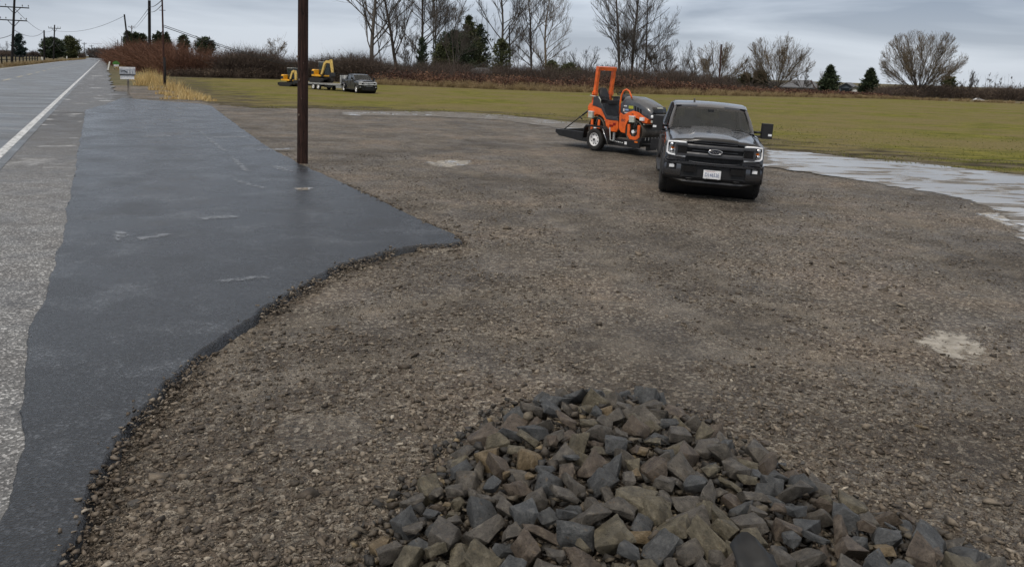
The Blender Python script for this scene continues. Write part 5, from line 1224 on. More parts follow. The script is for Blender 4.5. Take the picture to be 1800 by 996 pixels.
b = MB(); b.box((2.35, -.25, .40), (.60, .9, .30), None, .02); tb = b.build('tool_box', MT['frame'], T)
text_mesh('lettering', 'FEL', .17, MT['white'], T, (1.79, .02, .20), (rad(90), 0, rad(90)), .003, (1.1, 1, 1), .3)
b = MB(); b.box((.72, -.9, .50), (.05, .05, .25)); b.tube([(.55, -.93, .78), (.60, -.93, .38), (.74, -.93, .36)], .02, 6); b.build('stake_bracket', MT['gal'], T)
# ---------------------------------------------------------------- roller on it
Rr = empty('road_roller', (q[0], q[1], .0), TRZ, 'orange tandem road roller with grey hood and roll hoop, strapped on the trailer', 'road roller')
def mir(shape, name, mat, lat0, lat1, bev=.012, both=True):
    for s in ((-1, 1) if both else (-1,)):
        b = MB(); b.prism(shape, 'y', s*lat0, s*lat1, bev); b.build(name, mat, Rr)
rear = [(-.88, 1.0), (-.88, 1.36), (-.80, 1.47), (-.60, 1.46), (-.52, 1.37), (-.28, 1.32), (-.18, 1.20), (-.06, 1.02), (.10, .97), (.50, .97), (.50, .70), (.44, .61), (.06, .61), (-.01, .74), (-.06, .90), (-.17, 1.03), (-.32, 1.11), (-.48, 1.12), (-.60, 1.05)]
mir(rear, 'rear_frame', MT['orange'], .44, .50)
front = [(.54, 1.24), (.70, 1.17), (.90, 1.27), (1.09, 1.325), (1.30, 1.29), (1.52, 1.18), (1.72, 1.10), (1.70, .98), (1.52, .97), (1.38, 1.08), (1.20, 1.12), (1.02, 1.08), (.89, .98), (.82, .82), (.80, .60), (.64, .62), (.54, .74)]
mir(front, 'front_frame', MT['orange'], .44, .50)
mir([(.36, 1.0), (.60, 1.0), (.60, .70), (.36, .70)], 'hinge_plate', MT['orange'], .36, .43)
b = MB(); b.box((.5, 0, .85), (.2, .5, .35), None, .03); b.box((-.2, 0, .85), (.9, .8, .2)); b.box((1.15, 0, 1.16), (1.0, .86, .12)); b.box((.47, -.38, .82), (.14, .16, .3), None, .02); b.build('underframe', MT['dgrey'], Rr)
b = MB(); b.box((-.66, 0, 1.22), (.36, .88, .34), None, .03); b.box((1.64, 0, 1.03), (.12, .88, .12), None, .02); b.build('cross_member', MT['orange'], Rr)
mir([(.955, .90), (.955, .56), (1.06, .44), (1.33, .42), (1.45, .52), (1.47, .90), (1.37, .90), (1.36, .60), (1.28, .53), (1.12, .53), (1.05, .60), (1.05, .90)], 'drum_yoke', MT['orange'], .515, .555, .008)
mir([(-.66, .95), (-.66, .60), (-.6, .5), (-.34, .5), (-.26, .6), (-.26, .95), (-.34, .95), (-.36, .62), (-.42, .56), (-.52, .56), (-.57, .62), (-.57, .95)], 'drum_yoke', MT['orange'], .515, .555, .008)
for cx in (1.19, -.46):
    b = MB(); b.lathe([(.001, -.40), (.30, -.40), (.33, -.49), (.348, -.505), (.36, -.495), (.36, .495), (.348, .505), (.33, .49), (.30, .40), (.001, .40)], (cx, 0, .68), 'y', 48)
    dm = b.build('drum', MT['steel'], Rr)
    b = MB()
    for s in (-1, 1): b.tube([(cx, s*.40, .68), (cx, s*.56, .68)], .055, 14)
    b.build('drum_hub', MT['lampw'], dm)
    b = MB(); b.tube([(cx+.06, -.50, 1.0), (cx+.02, -.53, .85), (cx+.06, -.53, .70)], .022, 6); b.tube([(cx+.12, -.50, 1.0), (cx+.10, -.53, .86), (cx+.03, -.53, .74)], .018, 6); b.build('hose', MT['hose'], Rr)
    b = MB(); b.box((cx+.37, 0, .935), (.05, .98, .03), (0, rad(20), 0)); b.tube([(cx+.34, -.40, .98), (cx+.40, -.30, 1.03), (cx+.42, -.2, .97)], .012, 6); b.build('scraper', MT['pale'], Rr)
# roll hoop
b = MB()
for s in (-1, 1):
    y = s*.375
    b.loft([[(x-.055, y-.05, z), (x+.055, y-.05, z), (x+.055, y+.05, z), (x-.055, y+.05, z)] for x, z in ((-.77, 1.30), (-.70, 1.80), (-.60, 2.62))], closed=True, caps=True, smooth=False)
b.box((-.595, 0, 2.615), (.13, .86, .115), (0, rad(9), 0), .012)
hp_ = b.build('roll_hoop', MT['orange'], Rr)
b = MB()
for s in (-1, 1):
    b.box((-.705, s*.375, 1.80), (.15, .13, .10), None, .01); b.tube([(-.71, s*.30, 1.84), (-.71, s*.48, 1.84)], .02, 8); b.tube([(-.74, s*.47, 1.72), (-.70, s*.47, 1.80)], .02, 8)
b.build('hinge_bracket', MT['orange'], hp_)
b = MB(); b.tube([(-.80, -.50, 1.72), (-.60, -.50, 1.70), (-.42, -.49, 1.69), (-.34, -.48, 1.60), (-.34, -.48, 1.50)], .018, 8); b.build('side_rail', MT['pale'], Rr)
# operator's place
mir([(-.66, 1.40), (-.62, 1.70), (-.42, 1.72), (-.36, 1.52), (-.24, 1.42), (-.12, 1.16), (.0, 1.08), (.50, 1.05), (.52, .97), (-.02, .99), (-.16, 1.18), (-.26, 1.32), (-.50, 1.38)], 'side_panel', MT['dgrey'], .425, .515, .012)
b = MB(); b.box((.15, 0, 1.04), (.80, .84, .05)); b.box((-.42, 0, 1.26), (.44, .80, .44), None, .04); b.box((.22, -.44, 1.05), (.5, .12, .10), None, .02); b.build('platform', MT['dgrey'], Rr)
b = MB(); b.box((-.36, -.02, 1.53), (.46, .48, .11), None, .04); se = b.build('seat', MT['seat'], Rr)
b = MB(); secs = []
for z, w_, x in ((1.54, .20, -.56), (1.62, .24, -.60), (1.78, .245, -.64), (1.92, .21, -.69), (1.98, .13, -.71)):
    secs.append([(x, -w_-.02, z), (x+.07, -w_*.6-.02, z), (x+.05, -.02, z), (x+.07, w_*.6-.02, z), (x, w_-.02, z), (x-.07, w_*.6-.02, z), (x-.07, -w_*.6-.02, z)])
b.loft(secs, closed=True, caps=True); b.build('backrest', MT['seat'], se)
for s in (-1, 1):
    b = MB(); b.box((-.38, -.02+s*.30, 1.68), (.34, .06, .05), None, .02); b.build('armrest', MT['seat'], se)
b = MB(); b.tube([(.42, -.02, 1.05), (.30, -.02, 1.62)], .07, 10); b.lathe([(.001, .13), (.10, .11), (.16, .04), (.17, -.05), (.12, -.12), (.001, -.13)], (.38, -.05, 1.70), 'z', 18); b.build('console', MT['seat'], Rr)
b = MB(); b.tube([(.14+.06*math.sin(a), -.02+.17*math.cos(a), 1.83+.15*math.sin(a)*.35) for a in np.linspace(0, 6.283, 25)], .014, 6, False); b.tube([(.14, -.02, 1.83), (.25, -.02, 1.68)], .02, 6); b.box((.14, -.02, 1.83), (.03, .32, .02)); b.build('steering_wheel', MT['seat'], Rr)
for s in (-1,):
    b = MB(); b.tube([(.54, s*.49, 1.20), (.54, s*.49, 1.55), (.58, s*.49, 1.80), (.65, s*.48, 1.93), (.76, s*.47, 1.98), (.86, s*.45, 1.93), (.92, s*.43, 1.80), (.95, s*.41, 1.70)], .027, 10); b.build('grab_rail', MT['orange'], Rr)
# hood
def hsec(x, zt, w_, zb, wt): return [(x, -w_, zb), (x, -w_*1.02, (zb+zt)/2), (x, -w_*.97, zt-.12), (x, -wt, zt-.03), (x, -wt*.7, zt), (x, 0, zt+.015), (x, wt*.7, zt), (x, wt, zt-.03), (x, w_*.97, zt-.12), (x, w_*1.02, (zb+zt)/2), (x, w_, zb)]
b = MB(); b.loft([hsec(.46, 1.60, .40, 1.20, .30), hsec(.62, 1.76, .42, 1.18, .34), hsec(.95, 1.75, .43, 1.20, .33), hsec(1.25, 1.68, .43, 1.22, .32), hsec(1.50, 1.58, .42, 1.16, .31), hsec(1.68, 1.49, .41, 1.10, .30), hsec(1.76, 1.40, .38, 1.10, .27)], caps=True)
hd_ = b.build('hood', MT['hood'], Rr, autosmooth=35)
b = MB(); b.loft([[(1.775, y, 1.16), (1.785, y, 1.30), (1.77, y, 1.40), (1.72, y, 1.475)] for y in (-.30, -.1, .1, .30)]); b.build('front_grille', MT['gloss'], hd_, solid=.01)
b = MB(); b.box((1.765, .0, 1.445), (.012, .26, .04), (0, rad(-35), 0)); b.build('name_strip', MT['pale'], hd_)
b = MB()
for i in range(3): b.prism([(1.10+.11*i, 1.48-.035*i), (1.165+.11*i, 1.47-.035*i), (1.175+.11*i, 1.30-.025*i), (1.12+.11*i, 1.31-.025*i)], 'y', -.447, -.43, .003)
b.build('air_slots', MT['gloss'], hd_)
b = MB(); b.box((.96, -.443, 1.43), (.19, .006, .09)); b.build('yellow_sticker', MT['sticker'], hd_)
b = MB(); b.box((.72, -.436, 1.46), (.13, .006, .04)); b.box((.66, -.436, 1.33), (.06, .006, .09)); b.box((.78, -.436, 1.25), (.18, .006, .03)); b.build('white_sticker', MT['white'], hd_)
b = MB(); b.box((.79, -.438, 1.34), (.15, .006, .05)); b.build('blue_sticker', MT['blue'], hd_)
b = MB(); b.prism([(1.70, 1.02), (1.74, 1.20), (1.86, 1.27), (1.98, 1.24), (2.0, 1.02), (1.90, .92), (1.76, .92)], 'y', -.30, .30, .02); b.build('front_guard', MT['dgrey'], Rr)
for s in (-1, 1):
    b = MB(); b.lathe([(.055, 0), (.05, .03), (.03, .05), (.001, .055)], (1.76, s*.36, 1.18), 'x', 18); b.build('headlight', MT['lampw'], Rr)
    b = MB(); b.box((1.84, s*.40, 1.04), (.06, .12, .07), None, .015); b.build('turn_signal', MT['amber'] if s > 0 else MT['pale'], Rr)
    for x, z, w_, h in ((-.68, 1.09, .20, .19), (1.12, 1.06, .20, .17)):
        b = MB(); b.box((x, s*.535, z), (w_, .08, h), None, .02); cp = b.build('work_lamp', MT['pale'], Rr)
        b = MB(); b.box((x, s*.535, z+h/2+.012), (w_*1.05, .10, .03), None, .008); b.build('lamp_cap', MT['white'], cp)
    b = MB(); b.box((1.52, s*.53, 1.10), (.15, .08, .10), None, .015); b.build('side_lamp', MT['white'], Rr)
text_mesh('lettering', '80', .16, MT['dgrey'], Rr, (.72, -.5035, 1.0), (rad(90), 0, 0), .002, (1.1, .8, 1))
text_mesh('lettering', '80', .07, MT['dgrey'], Rr, (1.10, -.5035, 1.22), (rad(90), 0, 0), .002, (1.1, .9, 1))
b = MB(); b.box((.22, -.505, .80), (.16, .02, .06)); b.box((.35, -.505, .86), (.10, .02, .08)); b.build('step_plate', MT['red'], Rr)
# strap and lever bar from roller to the trailer's tail
b = MB(); P0_ = Vector((-.78, -.46, 1.28)); P1_ = Vector((-1.78, -.70, .52)); b.tube([P0_, P1_], .018, 6); b.tube([P0_.lerp(P1_, .42)+Vector((0, 0, .05)), P0_.lerp(P1_, .32)+Vector((.02, 0, -.13))], .02, 6); b.tube([P0_.lerp(P1_, .02), P0_.lerp(P1_, .3)], .03, 6)
o = b.build('tie_down_strap', MT['hose']); o.location = (q[0], q[1], 0); o.rotation_euler = (0, 0, TRZ); tag(o, 'black ratchet tie-down from the back of the roller to the trailer tail', 'strap')

# ---------------------------------------------------------------- second rig far across the field
SCL = .86
fw, rw = at(627, 164)[:2], at(598, 160.4)[:2]; hv = (fw-rw)/np.linalg.norm(fw-rw); hl = np.array([-hv[1], hv[0]])
t2 = pickup('pickup_truck', 'black pickup truck with chrome grille and white wheels towing far across the field', PAINT2, 1)
wb2 = 3.69*SCL; fc = fw+hv*.93*SCL+hl*.93*SCL; t2.location = (fc[0], fc[1], 0); t2.rotation_euler = (0, 0, math.atan2(hv[1], hv[0])); t2.scale = (SCL,)*3
# gooseneck trailer: frame along the same heading, deck behind
def rel(x, lat): return fc+hv*x*SCL+hl*lat*SCL
g0 = at(560, 158)[:2]; gd = (rel(-5.2, 0)-(g0+hl*1.0)); gh = gd/np.linalg.norm(gd); GRZ = math.atan2(gh[1], gh[0]); org = g0+np.array([-gh[1], gh[0]])*1.0*SCL; GL = np.linalg.norm(rel(-5.2, 0)-org)/SCL
G = empty('gooseneck_trailer', (org[0], org[1], 0), GRZ, 'grey gooseneck flatbed trailer carrying the digger behind the black pickup', 'trailer'); G.scale = (SCL,)*3
b = MB(); b.box((.3, 0, .72), (7.6, 2.1, .08)); b.build('deck', MT['wood'], G)
b = MB()
for s in (-1, 1): b.box((.3, s*1.06, .68), (7.7, .05, .16))
b.box((-3.5, 0, .66), (.08, 2.1, .2)); b.box((4.1, 0, .66), (.08, 2.1, .2)); b.build('side_rail', MT['gal'], G)
b = MB()
for s in (-1, 1): b.box((.3, s*.5, .5), (7.6, .12, .28))
b.box((1.6, 0, .42), (1.6, 1.6, .2)); b.build('chassis', MT['frame'], G)
b = MB()
for s in (-1, 1):
    b.prism([(3.9, .5), (4.15, .5), (4.35, 1.35), (GL, 1.45), (GL, 1.70), (4.1, 1.72)], 'y', s*.48, s*.58, .02)
b.box((4.0, 0, 1.1), (.08, 1.9, 1.2)); b.box(((GL+4.2)/2, 0, 1.66), (GL-4.3, 1.15, .12)); b.tube([(GL-.05, 0, 1.6), (GL-.05, 0, 1.0)], .07, 10); b.build('gooseneck', K('pale_grey_steel', (.50, .51, .51), .5, grime=.35), G)
for x in (-.95, .02):
    for s in (-1, 1): wheel(G, x, s*.98, .36, .22, s, MT['rim'], 'chrome', rr=.60)
b = MB(); b.prism([(3.3, .35), (4.35, .35), (4.35, .66), (3.3, .66)], 'y', -1.04, -.9, .01); b.build('ramp_box', MT['gal'], G)

def digger(label, loc, rz, boom, scale, cabw=1.0):
    D = empty('mini_excavator', loc, rz, label, 'excavator'); D.scale = (scale,)*3
    for s in (-1, 1):
        b = MB(); n = 12; ol = [(1.0+.26*math.cos(a), .27+.26*math.sin(a)) for a in np.linspace(-math.pi/2, math.pi/2, n)]+[(-1.0+.26*math.cos(a), .27+.26*math.sin(a)) for a in np.linspace(math.pi/2, 1.5*math.pi, n)]
        b.prism(ol, 'y', s*.52, s*.82, .02); tk = b.build('track', MT['trk'], D)
        b = MB()
        for i in range(5): b.tube([(-.8+.4*i, s*.80, .20), (-.8+.4*i, s*.835, .20)], .10, 12)
        b.tube([(1.0, s*.80, .27), (1.0, s*.84, .27)], .18, 14); b.tube([(-1.0, s*.80, .27), (-1.0, s*.84, .27)], .18, 14); b.build('track_roller', MT['black'], tk)
    b = MB(); b.box((0, 0, .42), (1.3, 1.1, .22)); b.tube([(0, 0, .5), (0, 0, .68)], .38, 18); b.build('undercarriage', MT['black'], D)
    b = MB(); b.box((-1.42, 0, .30), (.06, 1.6, .34), None, .01); b.box((-1.1, .3, .32), (.6, .08, .1)); b.box((-1.1, -.3, .32), (.6, .08, .1)); b.build('dozer_blade', MT['black'], D)
    b = MB(); secs = []
    for x, w_, z1 in ((-1.05, .45, 1.10), (-1.0, .62, 1.38), (-.80, .74, 1.48), (-.35, .78, 1.46), (-.28, .78, 1.44)):
        secs.append([(x, -w_, .72), (x, -w_, z1-.12), (x, -w_+.12, z1), (x, w_-.12, z1), (x, w_, z1-.12), (x, w_, .72)])
    b.loft(secs, closed=True, caps=True); b.prism([(-.3, .70), (.85, .70), (.85, .86), (-.3, .90)], 'y', -.76, .76, .02); b.build('housing', MT['yellow'], D, autosmooth=35)
    b = MB(); b.box((-.55, -.775, 1.12), (.50, .02, .36), None, .01); b.build('side_vent', MT['black'], D)
    b = MB(); x0, x1, y0, y1 = -.30, .72, -.10, .70
    for x, y in ((x0, y0), (x1, y0), (x0, y1), (x1, y1)): b.tube([(x, y, .85), (x-.04, y, 2.28)], .04, 6)
    b.box((.2, .3, .95), (1.0, .8, .2)); b.box((.1, .3, 1.15), (.4, .5, .5), None, .05); b.build('cab_frame', MT['black'], D)
    b = MB(); b.box((.19, .3, 2.33), (1.14, .92, .09), None, .03); b.build('cab_roof', MT['gal'], D)
    b = MB(); b.quad((x0, y0, .95), (x1, y0, .95), (x1-.04, y0, 2.28), (x0-.04, y0, 2.28)); b.quad((x1, y0, .95), (x1, y1, .95), (x1-.04, y1, 2.28), (x1-.04, y0, 2.28)); b.quad((x0, y1, .95), (x1, y1, .95), (x1-.04, y1, 2.28), (x0-.04, y1, 2.28)); b.quad((x0, y0, .95), (x0, y1, .95), (x0-.04, y1, 2.28), (x0-.04, y0, 2.28)); b.build('cab_glass', glassmat('cab_glass', (.03, .05, .055), .55), D)
    # boom, stick, rams
    yb = -.42
    def limb(nm, pts, w0, w1, mat):
        b = MB(); secs = []
        for i, p in enumerate(pts):
            a = pts[max(i-1, 0)]; c = pts[min(i+1, len(pts)-1)]; dx, dz = c[0]-a[0], c[1]-a[1]; l_ = math.hypot(dx, dz); nx, nz = -dz/l_, dx/l_; u = i/(len(pts)-1); hh = (w0+(w1-w0)*u)*(.5 if i in (0, len(pts)-1) else .62)
            secs.append([(p[0]+nx*hh, yb-.10, p[1]+nz*hh), (p[0]+nx*hh, yb+.10, p[1]+nz*hh), (p[0]-nx*hh, yb+.10, p[1]-nz*hh), (p[0]-nx*hh, yb-.10, p[1]-nz*hh)])
        b.loft(secs, closed=True, caps=True, smooth=False); return b.build(nm, mat, D)
    B, S = boom
    bo = limb('boom', B, .24, .24, MT['cream']); limb('stick', S, .26, .18, MT['cream'])
    b = MB(); b.tube([(B[0][0]+.25, yb, B[0][1]-.05), (B[len(B)//2][0]+.05, yb, B[len(B)//2][1]-.2)], .05, 8); b.tube([(B[len(B)//2][0], yb, B[len(B)//2][1]+.2), (S[0][0]+.05, yb, S[0][1]+.12)], .05, 8); b.build('hydraulic_ram', MT['black'], D)
    e_ = S[-1]
    b = MB(); b.prism([(e_[0]+.1, e_[1]+.05), (e_[0]-.1, e_[1]+.05), (e_[0]-.28, e_[1]-.25), (e_[0]-.22, e_[1]-.5), (e_[0]+.05, e_[1]-.55), (e_[0]+.22, e_[1]-.35)], 'y', yb-.26, yb+.26, .02); b.build('bucket', MT['black'], D)
    b = MB(); b.box((.75, yb, .80), (.3, .3, .3), None, .03); b.build('swing_post', MT['black'], D)
    return D
mid2 = min((org+gh*s_ for s_ in np.arange(-4, 5, .05)), key=lambda p_: abs(proj((p_[0], p_[1], .7))[0]-564.5))
digger('yellow mini excavator standing on the trailer with its boom arched over the cab front', (mid2[0], mid2[1], .76*SCL), GRZ, ([(.75, .9), (1.05, 1.5), (1.35, 2.15), (1.75, 2.38), (2.25, 2.36), (2.55, 2.34)], [(2.5, 2.62), (2.6, 2.25), (2.75, 1.6), (2.83, 1.15)]), SCL*.98)
p1 = at(509.5, 152)[:2]
digger('yellow mini excavator parked on the grass, half hidden by the big wooden pole', (p1[0], p1[1], 0), rad(-38), ([(.75, .9), (.95, 1.35), (1.2, 1.85), (1.5, 1.95), (1.75, 1.85)], [(1.7, 2.0), (1.82, 1.6), (1.85, 1.1), (1.82, .8)]), SCL*.95)
# ============================================================ POLES, WIRES, ROADSIDE THINGS, BUILDINGS
def top_of(b, xt, yt):
    d = ray(xt, yt); b2 = np.array(b[:2]); t = (b2@b2)/float(d[:2]@b2); return _C+d*t
def woodmat(name, a, b_):
    m = Mat(name, rough=.85, spec=.25); co = m.co((1, 1, .045)); n = m.noise(26, 5, .7, co); k = m.noise(3, 4); v = m.voro(22, m.co((1, 1, .06)), 'DISTANCE_TO_EDGE')
    c = m.ramp(m.math('ADD', m.math('MULTIPLY', n, .7), m.math('MULTIPLY', k, .3)), [(.36, a), (.62, b_)]); c = m.mix(m.ramp(v, [(.0, .8), (.06, 0)]), c, tuple(q*.25 for q in a[:3])+(1,))
    m.set('Base Color', c); m.bump(n, .9, .012); m.bump(m.ramp(v, [(0, 0), (.1, 1)]), .6, .01); return m.m
W_BIG = woodmat('creosoted_wood', c3(.014, .007, .006), c3(.055, .028, .021)); W_BLK = woodmat('black_pole_wood', c3(.008, .008, .009), c3(.026, .024, .024)); W_RED = woodmat('reddish_pole_wood', c3(.030, .014, .012), c3(.075, .035, .028)); W_GREY = woodmat('weathered_wood', c3(.16, .14, .12), c3(.34, .31, .27))
M_INS = simple('porcelain', c3(.25, .26, .27), .3); M_WIRE = simple('wire', c3(.02, .02, .022), .6); M_WHITE = simple('post_white', c3(.62, .62, .58), .6, grime=.3)
PT = {}
def pole(key, xb, yb, xt, yt, wpx, mat, label, arms=(), extra=None, taper=.72, grp='wooden utility poles'):
    b0 = at(xb, yb); t0 = top_of(b0, xt, yt); r = wpx/ppm(b0)/2; root = empty('utility_pole', (b0[0], b0[1], 0), 0, label, 'utility pole', grp)
    o0 = Vector(b0); v = Vector(t0)-o0
    m_ = MB(); n = 10; pts = []; rs = []
    for i in range(n+1):
        u = i/n; pts.append(v*u+Vector((0, 0, -.3*(1-u)))); rs.append(r*(1+(taper-1)*u))
    m_.tube(pts, rs, 18); m_.build('pole', mat, root, autosmooth=50)
    ca = Vector((v.y, -v.x, 0)) if False else Vector((RL[0], RL[1], 0))
    for (ya, x0, x1) in arms:     # crossarm at picture row ya from column x0 to x1
        c_ = Vector(top_of(b0, (xb+xt)/2, ya))-o0; f_ = (c_.z/v.z); c_ = v*f_; W_ = (x1-x0)/ppm(b0)/2/abs(float(np.dot(RL, _r[:2])))*.98
        m_ = MB(); m_.tube([c_-ca*W_, c_+ca*W_], r*.55, 4); m_.tube([c_-ca*W_*.45, c_+Vector((0, 0, -r*5))], r*.25, 4); m_.tube([c_+ca*W_*.45, c_+Vector((0, 0, -r*5))], r*.25, 4); am = m_.build('crossarm', mat, root)
        for q_ in (-.95, -.55, .55, .95):
            m_ = MB(); m_.lathe([(r*.1, 0), (r*.12, r*1.2), (r*.4, r*1.3), (r*.45, r*1.9), (r*.2, r*2.4)], tuple(c_+ca*W_*q_), 'z', 8); m_.build('insulator', M_INS, am)
    PT[key] = (b0, t0, o0, v); 
    if extra: extra(root, r, v)
    return root
def big_extra(root, r, v):
    m_ = MB()
    for (z, a) in ((2.05, .6), (2.6, -.4), (1.2, .2)):
        m_.box((-.4*r+math.sin(a)*r*.3, -r*1.0, z), (.035, .012, .05)); m_.tube([(math.sin(a)*r, -math.cos(a)*r*.9, z+.4), (math.sin(a)*r, -math.cos(a)*r*.9-.02, z+.4)], .01, 6)
    m_.build('tag_plate', simple('old_tag', c3(.12, .09, .07), .6), root)
def stub_extra(root, r, v):
    m_ = MB(); o_ = Vector((r*1.2, -r*.8, 0)); m_.tube([o_+Vector((.25*r, 0, -.3)), o_+v*.27], [r*1.25, r*1.05], 14); m_.build('stub', W_BLK, root)
    m_ = MB()
    for f_ in (.08, .22): m_.tube([v*f_+Vector((r*2.4*math.cos(a), r*2.2*math.sin(a), 0)) for a in np.linspace(0, 6.28, 15)], r*.12, 5, False)
    for f_ in (.70, .82): m_.box(tuple(v*f_), (r*6, r, r*.5))
    m_.build('steel_band', M_WIRE, root)
pole('BIG', 531.5, 286.5, 534, -260, 19, W_BIG, 'big dark brown wooden pole rising from the apron edge in the foreground', extra=big_extra, taper=.86)
pole('R1', 289, 152, 284, -40, 3.4, W_RED, 'reddish pole bolted to a thick black stub beside the dry golden grass', extra=stub_extra)
pole('R2', 263, 127, 262.5, 1, 5.2, W_BLK, 'thick black pole standing in the golden grass, its top just inside the frame', taper=.9)
pole('R3', 229, 112, 218.5, 25.5, 3.4, W_BLK, 'black pole leaning left, behind the mailbox')
pole('R4', 232.5, 104.5, 231.5, 45, 1.8, W_RED, 'short reddish pole showing above the thicket just right of the leaning pole', arms=[(48, 226.5, 236.5)])
pole('R5', 213.5, 102.6, 213.5, 64, 1.5, W_BLK, 'small distant pole left of the leaning pole, nearest to it')
pole('R6', 207, 102, 207, 70, 1.3, W_BLK, 'small distant pole second left of the leaning pole')
pole('R7', 203, 101.6, 203, 75, 1.1, W_BLK, 'smallest distant pole at the left end of the red thicket')
pole('L1', 20.5, 115.5, 27, -40, 4.4, W_BLK, 'tall utility pole with two crossarms at the far left', arms=[(13, 5.5, 46), (36, 6.5, 43)])
pole('L2', 78, 108.5, 77.5, 53.5, 3.0, W_BLK, 'plain pole without arms, second from the left')
pole('L3', 94, 105, 96, 44, 2.6, W_BLK, 'single-arm pole third from the left across the road', arms=[(50, 87.5, 104.5)])
pole('L4', 122.5, 102.5, 123.5, 62.5, 2.0, W_BLK, 'single-arm pole in front of the brownish domed evergreen', arms=[(66.5, 117.5, 130)])
pole('L5', 138.5, 101.4, 139, 68.5, 1.6, W_BLK, 'small single-arm pole just right of the domed evergreen', arms=[(71.5, 135, 143)])
pole('L6', 148, 101, 148, 74.5, 1.3, W_BLK, 'tiny single-arm pole further down the road', arms=[(77, 145, 152)])
pole('L7', 161, 100.4, 161, 79, 1.2, W_BLK, 'tiniest pole near the end of the road', arms=[(81, 158, 164.5)])
pole('M1', 897, 146, 895, 44, 3.0, W_BLK, 'thin black pole among the bare trees beside the narrow evergreen clump')
pole('M2', 1263, 160, 1268, 78, 3.2, W_RED, 'plain thin pole leaning right in front of the round bare tree')
def wire(name, pts3, sag, r, label, grp='overhead wires'):
    a, b = Vector(pts3[0]), Vector(pts3[1]); n = 18; m_ = MB(); m_.tube([a.lerp(b, i/n)-Vector((0, 0, sag*4*(i/n)*(1-i/n))) for i in range(n+1)], r, 4)
    o = m_.build(name, M_WIRE); return tag(o, label, 'wire', grp)
def on(key, y): b0, t0, o0, v = PT[key]; f0 = 0; p = o0+v*0; 
def at_row(key, y):
    b0, t0, o0, v = PT[key]; lo, hi = 0.0, 1.0
    for _ in range(30):
        mid = (lo+hi)/2; P_ = np.array(o0+v*mid)-_C; yy = PY-FPX*(P_@_u)/(P_@_f)
        if yy > y: lo = mid
        else: hi = mid
    return o0+v*lo
wire('overhead_wire', (at_row('R2', 13), at_row('R4', 46)), 1.6, .045, 'upper cable sagging from the thick black pole to the short reddish one')
wire('overhead_wire', (at_row('R2', 20), at_row('R4', 50)), 1.9, .035, 'lower cable sagging from the thick black pole to the short reddish one')
wire('overhead_wire', (at_row('R2', 12), at_row('R1', 0)), .25, .035, 'short upper cable between the thick black pole and the stubbed pole')
wire('overhead_wire', (at_row('R2', 20), at_row('R1', 8)), .35, .03, 'short lower cable between the thick black pole and the stubbed pole')
wire('overhead_wire', (at_row('R1', 44), at_row('M1', 88)), 5.0, .028, 'upper of two long wires running right from the stubbed pole above the thicket')
wire('overhead_wire', (at_row('R1', 47), at_row('M1', 90)), 5.0, .034, 'lower of two long wires running right from the stubbed pole above the thicket')
wire('overhead_wire', (at_row('R3', 28), at_row('L3', 54)), 2.5, .06, 'wire crossing the road from the leaning pole to the single-arm pole')
wire('overhead_wire', (at_row('L2', 78), at_row('L3', 71)), 2.0, .07, 'pale slack cable between the plain pole and the single-arm pole on the left')
wire('overhead_wire', (at_row('L3', 72), at_row('L4', 76)), 6.0, .09, 'slack cable between the single-arm poles across the road')
wire('overhead_wire', (at_row('L1', 14), at_row('L3', 50)), 3.0, .04, 'top line from the two-arm pole to the single-arm pole')
wire('overhead_wire', (at_row('L1', 52), at_row('L2', 55)), 1.5, .05, 'middle line from the two-arm pole to the plain pole')
wire('overhead_wire', (at_row('L1', 60), Vector(top_of(at(-90, 130), -90, 52))), 1.0, .05, 'line leaving the two-arm pole out of the left edge of the picture')
wire('overhead_wire', (at_row('R3', 52), Vector(at(219, 108))), 0, .03, 'guy wire beside the leaning pole')
# roadside marker posts
def post(xb, yb, xt, yt, wpx, label, mat=None, nm='marker_post', cat='marker post'):
    b0 = at(xb, yb); t0 = top_of(b0, xt, yt); v = Vector(t0)-Vector(b0); r = wpx/ppm(b0)/2; m_ = MB()
    d_ = Vector((float(_r[0]), float(_r[1]), 0)).normalized(); e_ = Vector((0, r*.6, 0))
    m_.loft([[p+d_*r*s1+e_*s2 for s1, s2 in ((-1, -1), (1, -1), (1, 1), (-1, 1))] for p in (Vector((0, 0, -.1)), v*.93)]+[[v+d_*r*s1*.6+e_*s2*.6 for s1, s2 in ((-1, -1), (1, -1), (1, 1), (-1, 1))]], closed=True, caps=True, smooth=False)
    o = m_.build(nm, mat or M_WHITE); o.location = b0; return tag(o, label, cat, 'white roadside posts')
post(76, 111, 73.5, 100.5, 2.2, 'white leaning marker post beside the plain pole across the road')
post(117.5, 105, 117.5, 99, 1.5, 'white marker post left of the pole before the domed evergreen')
post(137, 103.2, 136.5, 98.6, 1.3, 'small white marker post right of the domed evergreen')
post(189.5, 123.5, 193, 108.5, 2.4, 'white marker post leaning right beside the road shoulder')
post(186.5, 111, 186, 102, 1.6, 'smaller white marker post further along the right shoulder')
post(256.5, 113, 260.5, 101.5, 1.8, 'pale board leaning against the thick black pole')
b0 = at(302, 121.5); b1 = at(315, 119); m_ = MB(); zz = .9; m_.tube([Vector(b0)+Vector((0, 0, zz)), Vector(b1)+Vector((0, 0, zz))], .09, 6); m_.tube([Vector(b1)+Vector((.4, 0, 0)), Vector(b1)+Vector((.4, 0, 1.3))], .07, 6); tag(m_.build('broken_rail', M_WHITE), 'broken white rail lying in the weeds right of the stubbed pole', 'rail')
